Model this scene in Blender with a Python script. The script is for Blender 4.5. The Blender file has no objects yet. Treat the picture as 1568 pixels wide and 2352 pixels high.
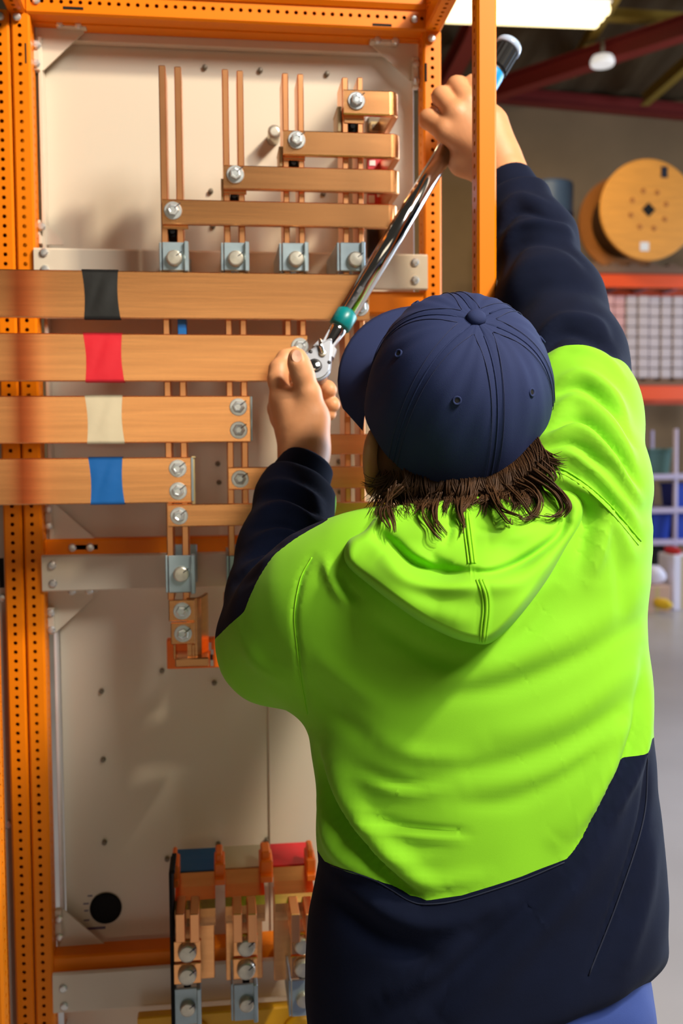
import bpy, bmesh, math, random
import numpy as np
from mathutils import Vector, Matrix
from mathutils.bvhtree import BVHTree

SC = bpy.context.scene
COL = SC.collection
random.seed(7)
RNG = np.random.default_rng(11)

# ------------------------------------------------------------------ camera
F = 2287.0                       # focal length in pixels of the 1568 x 2352 frame (35 mm on 24 x 36)
YAW, PITCH, ROLL = 0.1227, 0.0541, 0.0081
CAM = np.array([0.0, 0.0, 1.55])
def _axes():
    cy, sy, cp, sp = math.cos(YAW), math.sin(YAW), math.cos(PITCH), math.sin(PITCH)
    f = np.array([sy*cp, cy*cp, -sp]); r = np.array([cy, -sy, 0.0]); d = np.array([-sp*sy, -sp*cy, -cp])
    c, s = math.cos(ROLL), math.sin(ROLL)
    return np.array([c*r+s*d, -s*r+c*d, f])
AX = _axes()                     # rows: right, down, forward
cd = bpy.data.cameras.new('camera'); cam = bpy.data.objects.new('camera', cd); COL.objects.link(cam)
cd.sensor_fit = 'VERTICAL'; cd.sensor_height = 36.0; cd.sensor_width = 24.0; cd.lens = 35.0
cam.matrix_world = Matrix(((AX[0][0], -AX[1][0], -AX[2][0], CAM[0]), (AX[0][1], -AX[1][1], -AX[2][1], CAM[1]),
                           (AX[0][2], -AX[1][2], -AX[2][2], CAM[2]), (0, 0, 0, 1)))
cd.clip_start = 0.05; cd.clip_end = 200
cd.dof.use_dof = True; cd.dof.focus_distance = 0.97; cd.dof.aperture_fstop = 6.0
SC.camera = cam

# ------------------------------------------------------------------ light and exposure
SC.view_settings.view_transform = 'Standard'; SC.view_settings.look = 'None'
SC.view_settings.gamma = 1.0; SC.view_settings.use_curve_mapping = False
SC.view_settings.exposure = -0.06
SC.cycles.use_denoising = True
w = bpy.data.worlds.new('world'); SC.world = w; w.use_nodes = True
w.node_tree.nodes['Background'].inputs[0].default_value = (1.0, 0.88, 0.72, 1)
w.node_tree.nodes['Background'].inputs[1].default_value = 0.035
def area(name, loc, target, size, power, color, size_y=None):
    ld = bpy.data.lights.new(name, 'AREA'); ld.energy = power; ld.color = color
    ld.shape = 'RECTANGLE'; ld.size = size; ld.size_y = size_y or size
    o = bpy.data.objects.new(name, ld); COL.objects.link(o); o.location = loc
    o.rotation_euler = (Vector(target) - Vector(loc)).to_track_quat('-Z', 'Y').to_euler()
    return o
# unseen key light along the cast shadows and added soft fill, high right, the open roller doors to the right, added rear fill for the copper to reflect
area('key_light', (1.72, -0.27, 3.76), (-0.2, 1.6, 1.8), 0.24, 104, (1.0, 0.85, 0.66))
area('soft_fill', (1.55, -1.0, 3.7), (0.2, 1.0, 1.4), 1.1, 112, (1.0, 0.94, 0.88), 0.9)
area('roller_door_daylight', (4.6, 3.5, 2.1), (0.4, 1.1, 1.5), 3.0, 220, (0.66, 0.80, 1.0), 3.6)
area('far_door_daylight', (9.0, 7.0, 2.6), (2.5, 7.0, 0.6), 3.5, 420, (0.70, 0.82, 1.0), 3.5)
area('rear_fill', (-0.3, -7.0, 2.1), (0.0, 1.4, 1.7), 3.8, 32, (1.0, 0.84, 0.62), 1.7)

# ------------------------------------------------------------------ pixel geometry of the camera above
def ray(px, py):
    return AX.T @ np.array([(px-784.0)/F, (py-1176.0)/F, 1.0])
def W(px, py, Y):                # the point of the plane y = Y seen at a pixel of the photograph
    d = ray(px, py); return CAM + d*(Y/d[1])
def wx(px, py, Y): return float(W(px, py, Y)[0])
def wz(px, py, Y): return float(W(px, py, Y)[2])
def PC(px, py, d):               # camera space (right, up, depth)
    return np.array([(px-784.0)*d/F, (1176.0-py)*d/F, d])
def c2w(P):                      # camera space -> world
    P = np.asarray(P, float); Q = P*np.array([1, -1, 1.0]); return Q @ AX + CAM
def w2c(P):
    Q = (np.asarray(P, float)-CAM) @ AX.T; return Q*np.array([1, -1, 1.0])
def pix(Pc):                     # camera space -> pixel
    return np.stack([784+F*Pc[:, 0]/Pc[:, 2], 1176-F*Pc[:, 1]/Pc[:, 2]], 1)
def PW(px, py, d): return c2w(PC(px, py, d))

# ------------------------------------------------------------------ materials
def srgb(r, g, b):
    f = lambda c: (c/255/12.92) if c/255 <= 0.04045 else ((c/255+0.055)/1.055)**2.4
    return (f(r), f(g), f(b), 1)
MATS = {}
def mat(name, col, rough=0.5, metal=0.0, noise=None, bump=None, coat=0, spec=0.5, sheen=0, sss=0, emit=None, alpha=None, transmission=0):
    """noise = (scale, amount[, stretch xyz]) varies the colour; bump = (scale, strength, distance[, stretch])"""
    m = bpy.data.materials.new(name); m.use_nodes = True; nt = m.node_tree; b = nt.nodes['Principled BSDF']
    b.inputs['Base Color'].default_value = col; b.inputs['Roughness'].default_value = rough
    b.inputs['Metallic'].default_value = metal; b.inputs['Specular IOR Level'].default_value = spec
    b.inputs['Coat Weight'].default_value = coat; b.inputs['Sheen Weight'].default_value = sheen
    b.inputs['Transmission Weight'].default_value = transmission
    if sss: b.inputs['Subsurface Weight'].default_value = sss; b.inputs['Subsurface Radius'].default_value = (0.012, 0.005, 0.003); b.inputs['Subsurface Scale'].default_value = 0.6
    if emit: b.inputs['Emission Color'].default_value = emit[0]; b.inputs['Emission Strength'].default_value = emit[1]
    tc = nt.nodes.new('ShaderNodeTexCoord')
    def tex(scale, stretch, detail=3):
        mp = nt.nodes.new('ShaderNodeMapping'); mp.inputs['Scale'].default_value = stretch
        nt.links.new(tc.outputs['Object'], mp.inputs['Vector'])
        n = nt.nodes.new('ShaderNodeTexNoise'); n.inputs['Scale'].default_value = scale; n.inputs['Detail'].default_value = detail
        nt.links.new(mp.outputs['Vector'], n.inputs['Vector']); return n
    if noise:
        n = tex(noise[0], noise[2] if len(noise) > 2 else (1, 1, 1))
        r = nt.nodes.new('ShaderNodeValToRGB'); a = noise[1]
        r.color_ramp.elements[0].position = 0.3; r.color_ramp.elements[1].position = 0.7
        r.color_ramp.elements[0].color = tuple(c*(1-a) for c in col[:3])+(1,); r.color_ramp.elements[1].color = tuple(min(1, c*(1+a)) for c in col[:3])+(1,)
        nt.links.new(n.outputs['Fac'], r.inputs['Fac']); nt.links.new(r.outputs['Color'], b.inputs['Base Color'])
    if bump:
        n = tex(bump[0], bump[3] if len(bump) > 3 else (1, 1, 1), 2)
        bp = nt.nodes.new('ShaderNodeBump'); bp.inputs['Strength'].default_value = bump[1]; bp.inputs['Distance'].default_value = bump[2]
        nt.links.new(n.outputs['Fac'], bp.inputs['Height']); nt.links.new(bp.outputs['Normal'], b.inputs['Normal'])
    MATS[name] = m; return m
mat('orange_paint', srgb(234, 127, 0), 0.42, spec=0.25, bump=(900, 0.06, 0.0005))
mat('orange_plastic', srgb(255, 120, 5), 0.45)
mat('white_paint', srgb(216, 206, 186), 0.30, coat=0.2, bump=(700, 0.05, 0.0005))
mat('copper', srgb(248, 178, 116), 0.26, 1.0, noise=(6, 0.10, (1, 1, 30)), bump=(14, 0.035, 0.001, (1, 30, 60)))
mat('copper_edge', srgb(242, 172, 116), 0.32, 1.0, noise=(9, 0.10), bump=(14, 0.03, 0.001, (60, 60, 1)))
mat('zinc', srgb(215, 222, 222), 0.32, 0.75, noise=(60, 0.12))
mat('zinc_blue', srgb(168, 188, 196), 0.38, 0.6, noise=(40, 0.10), bump=(300, 0.05, 0.0006))
mat('nut_cream', srgb(208, 204, 188), 0.35, 0.7, noise=(80, 0.15))
mat('screw_dark', srgb(120, 112, 96), 0.4, 0.5)
mat('print_ink', srgb(88, 76, 110), 0.6)
mat('chrome', srgb(228, 228, 226), 0.10, 1.0)
mat('steel_grey', srgb(160, 162, 166), 0.30, 0.9, noise=(50, 0.08))
mat('black_rubber', srgb(12, 12, 13), 0.7, spec=0.2)
mat('black_matte', srgb(8, 8, 8), 0.8)
mat('dark_hole', srgb(5, 4, 4), 0.9)
mat('tape_black', srgb(32, 34, 33), 0.42, bump=(40, 0.25, 0.002))
mat('tape_red', srgb(222, 38, 52), 0.40, bump=(32, 0.35, 0.003))
mat('tape_cream', srgb(214, 203, 170), 0.42, bump=(30, 0.3, 0.003))
mat('tape_blue', srgb(16, 98, 172), 0.40, bump=(30, 0.35, 0.003))
mat('ink', srgb(20, 22, 40), 0.6)
mat('beige_plate', srgb(190, 170, 120), 0.5)
mat('yellow_plate', srgb(235, 175, 10), 0.45)
mat('label_red', srgb(190, 40, 55), 0.5)
mat('label_white', srgb(228, 226, 226), 0.5)
mat('device_grey', srgb(120, 108, 88), 0.5)
mat('device_black', srgb(20, 20, 26), 0.45)
mat('teal_plastic', srgb(0, 128, 130), 0.35)
mat('blue_plastic', srgb(10, 140, 205), 0.4)
mat('clear_cap', srgb(170, 190, 215), 0.12, 0.0, coat=0.5)

# ------------------------------------------------------------------ building helpers
def wloc(o):
    return Vector(o.location) + (wloc(o.parent) if o.parent else Vector((0, 0, 0))) if o is not None else Vector((0, 0, 0))
def par(o, parent, local=False):
    if parent is not None:
        if not local: o.location = Vector(o.location) - wloc(parent)
        o.parent = parent
    return o
def tag(o, label=None, cat=None, group=None, kind=None):
    if label: o['label'] = label
    if cat: o['category'] = cat
    if group: o['group'] = group
    if kind: o['kind'] = kind
    return o
def make_mesh(name, V, Fc, m, smooth=False):
    me = bpy.data.meshes.new(name); me.from_pydata([tuple(map(float, v)) for v in V], [], [tuple(map(int, f)) for f in Fc])
    if m: me.materials.append(MATS[m] if isinstance(m, str) else m)
    if smooth: me.polygons.foreach_set('use_smooth', [True]*len(me.polygons))
    me.update(); return me
def link(name, me, parent=None, loc=(0, 0, 0), rot=None, local=False):
    o = bpy.data.objects.new(name, me); COL.objects.link(o); o.location = loc
    if rot: o.rotation_euler = rot
    return par(o, parent, local)
def mobj(name, V, Fc, m, parent=None, smooth=False): return link(name, make_mesh(name, V, Fc, m, smooth), parent)
def thing(name, label, cat, loc=(0, 0, 0), group=None, kind=None):
    o = bpy.data.objects.new(name, None); o.empty_display_size = 0.05; COL.objects.link(o); o.location = loc
    return tag(o, label, cat, group, kind)
def bm_box(bm, x0, x1, y0, y1, z0, z1, bevel=0.0, seg=1):
    vs = [bm.verts.new((x, y, z)) for x in (x0, x1) for y in (y0, y1) for z in (z0, z1)]
    fs = [bm.faces.new([vs[i] for i in q]) for q in ((0, 1, 3, 2), (4, 6, 7, 5), (0, 4, 5, 1), (2, 3, 7, 6), (0, 2, 6, 4), (1, 5, 7, 3))]
    if bevel:
        es = list({e for f in fs for e in f.edges}); bmesh.ops.bevel(bm, geom=es, offset=bevel, segments=seg, affect='EDGES', profile=0.5)
def bm_obj(name, bm, m, parent=None, smooth=False):
    bmesh.ops.recalc_face_normals(bm, faces=bm.faces)
    me = bpy.data.meshes.new(name); bm.to_mesh(me); bm.free()
    me.materials.append(MATS[m])
    if smooth: me.polygons.foreach_set('use_smooth', [True]*len(me.polygons))
    return link(name, me, parent)
def box(name, x0, x1, y0, y1, z0, z1, m, parent=None, bevel=0.0012, seg=1):
    x0, x1 = sorted((x0, x1)); y0, y1 = sorted((y0, y1)); z0, z1 = sorted((z0, z1))
    bm = bmesh.new(); bm_box(bm, x0, x1, y0, y1, z0, z1, min(bevel, (x1-x0)*.45, (y1-y0)*.45, (z1-z0)*.45), seg)
    return bm_obj(name, bm, m, parent)
def prect(px0, py0, px1, py1, Y):      # world x0, x1, z0, z1 of a pixel rectangle on the plane y = Y
    mx, my = (px0+px1)/2, (py0+py1)/2
    return wx(px0, my, Y), wx(px1, my, Y), wz(mx, py1, Y), wz(mx, py0, Y)
def pbox(name, px0, py0, px1, py1, Y, depth, m, parent=None, bevel=0.0012, seg=1):
    x0, x1, z0, z1 = prect(px0, py0, px1, py1, Y)
    return box(name, x0, x1, Y, Y+depth, z0, z1, m, parent, bevel, seg)
def prism_data(profile, O, A, B, L, length, holed=None, cap=True):
    """extrude a closed 2-D profile (in axes A, B) along L; holed[i] = (pitch, fraction across, radius, first offset) perforates side i"""
    O, A, B, L = (np.asarray(v, float) for v in (O, A, B, L)); V = []; Fc = []
    n = len(profile)
    P = [O + A*a + B*b for a, b in profile]
    for i in range(n):
        p, q = P[i], P[(i+1) % n]; u = q-p; wd = np.linalg.norm(u); u = u/wd
        h = (holed or {}).get(i)
        if not h:
            k = len(V); V += [p, q, q+L*length, p+L*length]; Fc.append((k, k+1, k+2, k+3)); continue
        pitch, fr, r, off = h; cnt = int((length-off)/pitch); nrm = np.cross(u, L)
        ctr = sum(P)/n
        if np.dot(nrm, (p+q)/2-ctr) < 0: nrm = -nrm
        def quad(s0, s1):
            k = len(V); V.extend([p+L*s0, q+L*s0, q+L*s1, p+L*s1]); Fc.append((k, k+1, k+2, k+3))
        if off > 1e-6: quad(0, off)
        vh = fr*wd
        for j in range(cnt):
            s = off+j*pitch; sm = s+pitch/2; k = len(V)
            out = [(s, 0), (sm, 0), (s+pitch, 0), (s+pitch, vh), (s+pitch, wd), (sm, wd), (s, wd), (s, vh)]
            V.extend([p+L*a+u*b for a, b in out])
            hp = [p+L*(sm+r*math.cos(t))+u*(vh+r*math.sin(t)) for t in [math.radians(x) for x in (225, 270, 315, 0, 45, 90, 135, 180)]]
            V.extend(hp); V.extend([x-nrm*0.0018 for x in hp])
            for e in range(8):
                f2 = (e+1) % 8
                Fc.append((k+e, k+f2, k+8+f2, k+8+e)); Fc.append((k+8+e, k+8+f2, k+16+f2, k+16+e))
        if off+cnt*pitch < length-1e-6: quad(off+cnt*pitch, length)
    if cap:
        k = len(V); V += P; Fc.append(tuple(range(k, k+n))); k = len(V); V += [x+L*length for x in P]; Fc.append(tuple(range(k, k+n)))
    return V, Fc
def prism(name, profile, O, A, B, L, length, m, parent=None, holed=None, cap=True):
    V, Fc = prism_data(profile, O, A, B, L, length, holed, cap); return mobj(name, V, Fc, m, parent)
def lathe_data(rings, O, D, n=24, cap=True, rot=0.0):
    """rings of (distance along D, radius)"""
    O, D = np.asarray(O, float), np.asarray(D, float); D = D/np.linalg.norm(D)
    a = np.array([0, 0, 1.0]) if abs(D[2]) < 0.9 else np.array([1.0, 0, 0])
    A = np.cross(D, a); A /= np.linalg.norm(A); B = np.cross(D, A); V = []; Fc = []
    for s, r in rings:
        for i in range(n):
            t = 2*math.pi*i/n+rot; V.append(O+D*s+A*r*math.cos(t)+B*r*math.sin(t))
    for k in range(len(rings)-1):
        for i in range(n):
            j = (i+1) % n; Fc.append((k*n+i, k*n+j, (k+1)*n+j, (k+1)*n+i))
    if cap: Fc.append(tuple(range(n))[::-1]); Fc.append(tuple(range((len(rings)-1)*n, len(rings)*n)))
    return V, Fc
def lathe(name, rings, O, D, m, parent=None, n=24, smooth=True, rot=0.0):
    V, Fc = lathe_data(rings, O, D, n, True, rot); o = mobj(name, V, Fc, m, parent, smooth)
    if smooth:
        for p in o.data.polygons:
            if len(p.vertices) > 4: p.use_smooth = False
    return o
def tube_data(pts, rad, n=8, cap=True, up=None):
    pts = [np.asarray(p, float) for p in pts]; k = len(pts); V = []; Fc = []
    rad = [rad]*k if np.isscalar(rad) else rad
    T = [pts[min(i+1, k-1)]-pts[max(i-1, 0)] for i in range(k)]; T = [t/(np.linalg.norm(t)+1e-12) for t in T]
    a = np.array([0.13, 0.21, 0.97]); a = a-T[0]*np.dot(a, T[0])
    for i in range(k):
        a = a-T[i]*np.dot(a, T[i]); a /= (np.linalg.norm(a)+1e-12); b = np.cross(T[i], a)
        for j in range(n):
            t = 2*math.pi*j/n; V.append(pts[i]+rad[i]*(a*math.cos(t)+b*math.sin(t)))
    for i in range(k-1):
        for j in range(n):
            q = (j+1) % n; Fc.append((i*n+j, i*n+q, (i+1)*n+q, (i+1)*n+j))
    if cap: Fc.append(tuple(range(n))[::-1]); Fc.append(tuple(range((k-1)*n, k*n)))
    return V, Fc
def merge(parts):
    V = []; Fc = []
    for v, f in parts:
        k = len(V); V += list(v); Fc += [tuple(i+k for i in q) for q in f]
    return V, Fc
def ribbon(name, path, t, z0, z1, m, parent=None):
    """flat bar standing on edge that follows a path in x, y"""
    P = [np.array(p, float) for p in path]; n = len(P); N = []
    for i in range(n):
        d = P[min(i+1, n-1)]-P[max(i-1, 0)]; d /= np.linalg.norm(d); N.append(np.array([-d[1], d[0]]))
    c = min(0.0015, t*.3); V = []; Fc = []
    for i in range(n):   # chamfered section
        for s, z in ((0, z0+c), (c, z0), (t-c, z0), (t, z0+c), (t, z1-c), (t-c, z1), (c, z1), (0, z1-c)):
            q = P[i]+N[i]*s; V.append((q[0], q[1], z))
    for i in range(n-1):
        for j in range(8):
            k = (j+1) % 8; Fc.append((i*8+j, i*8+k, (i+1)*8+k, (i+1)*8+j))
    Fc.append(tuple(range(8))[::-1]); Fc.append(tuple(range((n-1)*8, n*8)))
    return mobj(name, V, Fc, m, parent)
# fasteners share their meshes
def _bolt_meshes():
    y = (0, -1, 0)
    def lm(nm, rings, m, n, rot=0.0, sm=False):
        V, Fc = lathe_data(rings, (0, 0, 0), y, n, True, rot); return make_mesh(nm, V, Fc, m, sm)
    d = {}
    d['hex'] = lm('bolt', [(0, .0085), (.0055, .0085), (.0068, .0074), (.0071, .005), (.0066, .004)], 'zinc', 6, 0.3)
    d['washer'] = lm('washer', [(-.0002, .0122), (.0018, .0122), (.0026, .0114), (.0026, .008)], 'zinc', 28)
    d['round'] = lm('bolt', [(0, .0112), (.004, .0112), (.0075, .0102), (.0086, .0085), (.0090, .002)], 'nut_cream', 20)
    d['screw'] = lm('screw', [(0, .0052), (.002, .0050), (.0034, .0034), (.0036, .0010)], 'zinc', 10)
    d['panel_screw'] = lm('screw', [(0, .0046), (.006, .0044), (.0075, .003), (.0078, .0010)], 'screw_dark', 10)
    d['mark'] = make_mesh('torque_mark', [(x, yy, z) for x in (-.0006, .0006) for yy in (-.0001, .0004) for z in (-.005, .005)],
                          [(0, 1, 3, 2), (4, 6, 7, 5), (0, 4, 5, 1), (2, 3, 7, 6), (0, 2, 6, 4), (1, 5, 7, 3)], 'ink')
    return d
BM = _bolt_meshes()
def bolt(px, py, Y, parent, kind='hex', scale=1.0, mark=True):
    """a bolt whose washer sits on the plane y = Y"""
    p = W(px, py, Y)
    o = link('bolt', BM[kind], parent, (p[0], Y-0.0024*(kind == 'hex'), p[2])); o.scale = (scale,)*3
    o.rotation_euler = (0, random.uniform(0, 6), 0)
    if kind == 'hex':
        ws = link('washer', BM['washer'], o, (0, 0.0024, 0), local=True)
    if mark:
        a = 0.9-o.rotation_euler[1]
        mk = link('torque_mark', BM['mark'], o, (0.0085*math.sin(0.9-o.rotation_euler[1]+0), -0.0072 if kind == 'hex' else -0.0088, 0.0085*math.cos(a)), local=True)
        mk.rotation_euler = (0, a, 0)
    return o
def screw(px, py, Y, parent, s=1.0, kind='screw'):
    p = W(px, py, Y); o = link('screw', BM[kind], parent, (p[0], Y, p[2])); o.scale = (s,)*3; return o
# ------------------------------------------------------------------ the warehouse
mat('floor_concrete', srgb(168, 164, 164), 0.30, noise=(1.2, 0.10), bump=(60, 0.05, 0.002))
mat('wall_block', srgb(142, 116, 84), 0.85, noise=(1.5, 0.10), bump=(25, 0.15, 0.004))
mat('roof_sheet', srgb(84, 66, 42), 0.7, noise=(2.0, 0.15))
mat('red_steel', srgb(128, 36, 30), 0.5)
mat('yellow_steel', srgb(150, 122, 44), 0.5)
mat('rack_orange', srgb(238, 82, 20), 0.42)
mat('rack_blue', srgb(40, 60, 110), 0.5)
mat('plywood', srgb(222, 150, 58), 0.6, noise=(4, 0.08, (1, 1, 6)))
mat('plywood_dark', srgb(176, 106, 40), 0.65, noise=(4, 0.08))
mat('drum_blue', srgb(62, 84, 122), 0.5)
mat('carton_white', srgb(196, 180, 180), 0.6)
mat('carton_pink', srgb(214, 160, 156), 0.6)
mat('pallet_wood', srgb(120, 86, 60), 0.7)
mat('lilac_steel', srgb(186, 174, 200), 0.4)
mat('bin_green', srgb(70, 104, 98), 0.5)
mat('bin_blue', srgb(24, 62, 170), 0.45)
mat('bag_white', srgb(226, 222, 240), 0.6)
mat('carton_brown', srgb(196, 160, 140), 0.7)
mat('red_cloth', srgb(190, 34, 40), 0.6)
mat('yellow_cloth', srgb(230, 190, 40), 0.6)
mat('lamp_diffuser', srgb(255, 236, 180), 0.5, emit=((1.0, 0.80, 0.42, 1), 3.2))
mat('lamp_white', srgb(235, 232, 228), 0.5, emit=((1.0, 0.97, 0.92, 1), 0.5))
mat('grey_panel', srgb(176, 166, 150), 0.45)

tag(mobj('floor', [(-9, -6, 0), (14, -6, 0), (14, 12.5, 0), (-9, 12.5, 0)], [(0, 1, 2, 3)], 'floor_concrete'), 'polished grey concrete warehouse floor', None, None, 'structure')
YW = 11.8
o = box('wall_back', -9, 14, YW, YW+0.2, 0, 6.0, 'wall_block', None, 0); tag(o, 'dim brown block wall behind the racking', None, None, 'structure')
# corrugated roof that rises towards the viewer
def roof():
    V = []; Fc = []; n = 240; x0, x1 = -9.0, 14.0
    z = lambda y: 5.86+(YW-y)*0.155
    for i in range(n+1):
        x = x0+(x1-x0)*i/n; b = 0.022 if i % 4 in (1, 2) else 0.0
        for y in (YW+0.2, 3.0): V.append((x, y, z(y)+b))
    for i in range(n): Fc.append((2*i, 2*i+1, 2*i+3, 2*i+2))
    return mobj('ceiling', V, Fc, 'roof_sheet')
tag(roof(), 'dark corrugated warehouse roof', None, None, 'structure')
ZR = lambda y: 5.86+(YW-y)*0.155
def beam(name, a, b, h, t, m, label, kind='structure'):
    a, b = Vector(a), Vector(b); d = b-a; L = d.length; d.normalize()
    s = d.cross(Vector((0, 0, 1))).normalized(); u = s.cross(d).normalized()
    prof = [(-t/2, -h/2), (t/2, -h/2), (t/2, -h/2+.018), (.01, -h/2+.018), (.01, h/2-.018), (t/2, h/2-.018), (t/2, h/2), (-t/2, h/2), (-t/2, h/2-.018), (-.01, h/2-.018), (-.01, -h/2+.018), (-t/2, -h/2+.018)]
    o = prism(name, prof, a, s, u, d, L, m); return tag(o, label, None, None, kind)
pa, pb = W(1000, 205, YW-.1), W(1800, 278, YW-.1)
beam('trim_1', pa, pb, 0.16, 0.14, 'red_steel', 'dark red eave beam along the top of the back wall')
beam('trim_2', W(1090, 222, 11.2), W(1800, -12, 8.6), 0.20, 0.16, 'red_steel', 'red roof rafter slanting up to the right')
beam('trim_3', W(1000, 232, 11.3), W(1110, 20, 9.0), 0.2, 0.16, 'red_steel', 'red roof rafter seen between the two orange posts')
beam('trim_4', W(1310, 165, 11.2), W(1425, -40, 8.8), 0.13, 0.1, 'yellow_steel', 'yellowish roof purlin beside the bright ceiling lamp')
beam('trim_5', W(1480, 230, 11.4), W(1640, 90, 9.5), 0.13, 0.1, 'yellow_steel', 'yellowish roof purlin at the upper right')
beam('trim_6', W(1050, 120, 10.8), W(1110, -30, 8.9), 0.13, 0.1, 'yellow_steel', 'yellowish roof purlin seen between the two orange posts')
beam('trim_7', W(1180, 20, 9.6), W(1800, 60, 9.6), 0.10, 0.1, 'yellow_steel', 'brown roof purlin behind the ceiling lamp')

def fixture(p0, p1, wd, label):
    a, b = Vector(p0), Vector(p1); d = (b-a); L = d.length; d.normalize(); s = d.cross(Vector((0, 0, 1))).normalized(); u = s.cross(d)
    t = thing('ceiling_lamp', label, 'ceiling lamp', (a+b)/2)
    prism('housing', [(-wd/2, 0), (wd/2, 0), (wd*.36, .08), (-wd*.36, .08)], a, s, u, d, L, 'lamp_white', t)
    for k in (-1, 0, 1):
        V, Fc = lathe_data([(0, .035), (.02, .05), (L-.02, .05), (L, .035)], a+s*(k*wd*.31)-u*.045, d, 12)
        mobj('lamp_tube', V, Fc, 'lamp_diffuser', t, True)
    ld = bpy.data.lights.new('lamp_glow', 'AREA'); ld.energy = 60; ld.color = (1, .82, .5); ld.shape = 'RECTANGLE'; ld.size = L; ld.size_y = wd
    o = bpy.data.objects.new('lamp_glow', ld); COL.objects.link(o); o.location = (a+b)/2-Vector((0, 0, .16)); o.rotation_euler = (0, 0, math.atan2(d.y, d.x)); par(o, t)
    return t
fixture(W(1025, 12, 9.0), W(1385, 26, 9.0), 0.42, 'bright warm tube lamp under the roof behind the orange front post')
fixture(W(600, -28, 8.0), W(1000, -8, 8.0), 0.42, 'bright warm tube lamp just above the top beam of the cabinet')
# small round high-bay lamp
t = thing('round_lamp', 'small white round lamp hanging below the red rafter', 'ceiling lamp', W(1383, 140, 9.8))
pc = W(1383, 150, 9.8)
lathe('lamp_shade', [(0, .112), (.02, .12), (.05, .118), (.085, .1), (.1, .05)], pc, (0, 0, 1), 'lamp_white', t, 20)
lathe('hanger', [(.1, .02), (.25, .02)], pc, (0, 0, 1), 'device_grey', t, 8)

# ------------------------------------------------------------------ pallet racking with what stands on it
YK = 10.2
rk = thing('pallet_rack', 'orange-beamed pallet racking against the back wall', 'rack', (wx(1568, 900, YK), YK, 0))
for a, b in ((628, 660), (885, 918)):
    x0, x1, z0, z1 = prect(1150, a, 1800, b, YK)
    prism('rack_beam', [(0, 0), (.05, 0), (.05, z1-z0), (.03, z1-z0), (.03, z1-z0-.02), (0, z1-z0-.02)], (x0, YK, z0), (0, 1, 0), (0, 0, 1), (1, 0, 0), x1-x0, 'rack_orange', rk)
    prism('rack_beam', [(0, 0), (.05, 0), (.05, z1-z0), (0, z1-z0)], (x0, YK+.95, z0), (0, 1, 0), (0, 0, 1), (1, 0, 0), x1-x0, 'rack_orange', rk)
    for k in range(9):
        xs = x0+(x1-x0)*(k+.3)/9; box('support_bar', xs, xs+.05, YK+.05, YK+.95, z1-.05, z1-.02, 'lilac_steel', rk, .004)
for px in (1160, 1790):
    for dy in (0, .92):
        xx = wx(px, 800, YK); box('upright', xx-.05, xx+.05, YK+.05+dy, YK+.12+dy, 0, 4.0, 'rack_blue', rk, .004)
zs1 = wz(1480, 628, YK); zs2 = wz(1480, 885, YK)
# pallet under the spool
def pallet(name, x0, x1, y0, y1, z, label, h=.11):
    t = thing(name, label, 'pallet', ((x0+x1)/2, (y0+y1)/2, z))
    for k in range(3):
        yy = y0+(y1-y0-.09)*k/2; box('skid', x0, x1, yy, yy+.09, z, z+h-.03, 'pallet_wood', t, .004)
    n = 7
    for k in range(n):
        xx = x0+(x1-x0-.1)*k/(n-1); box('deck_board', xx, xx+.1, y0, y1, z+h-.028, z+h-.004, 'pallet_wood', t, .003)
    return t
SY = YK-.15
pallet('pallet', wx(1368, 600, SY), wx(1660, 600, SY), YK+.0, YK+.9, zs1, 'wooden pallet under the large cable drum', wz(1480, 604, YK)-zs1)
# cable drum
c0 = W(1489, 488, SY); R = 0.5*(wz(1489, 371, SY)-wz(1489, 605, SY)); zc = zs1+(wz(1480, 604, YK)-zs1)+R-.003
t = thing('cable_drum', 'large round plywood cable drum standing on the upper rack beam', 'cable drum', (c0[0], SY+.3, zc-R))
cc = (c0[0], SY, zc)
lathe('flange', [(0, R-.01), (.006, R), (.036, R), (.042, R-.01)], cc, (0, 1, 0), 'plywood', t, 48)
lathe('flange', [(.62, R-.01), (.626, R), (.656, R), (.66, R-.01)], cc, (0, 1, 0), 'plywood_dark', t, 48)
lathe('barrel', [(.04, R*.55), (.63, R*.55)], cc, (0, 1, 0), 'plywood_dark', t, 36)
lathe('cable_winding', [(.045, R*.72), (.3, R*.735), (.62, R*.72)], cc, (0, 1, 0), 'device_black', t, 40)
V, Fc = lathe_data([(-.003, .075), (.004, .075)], cc, (0, 1, 0), 4, True, 0); mobj('arbor_hole', V, Fc, 'dark_hole', t)
for k in range(8):
    a = k*math.pi/4+.3; lathe('drum_bolt', [(-.006, .02), (0, .028)], (cc[0]+.2*math.cos(a), SY, cc[2]+.2*math.sin(a)), (0, 1, 0), 'plywood_dark', t, 10)
pbox('drum_mark', 1518, 382, 1533, 408, SY-.004, .004, 'ink', t, 0)
pbox('drum_label', 1470, 556, 1490, 576, SY-.004, .004, 'label_white', t, 0)
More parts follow.
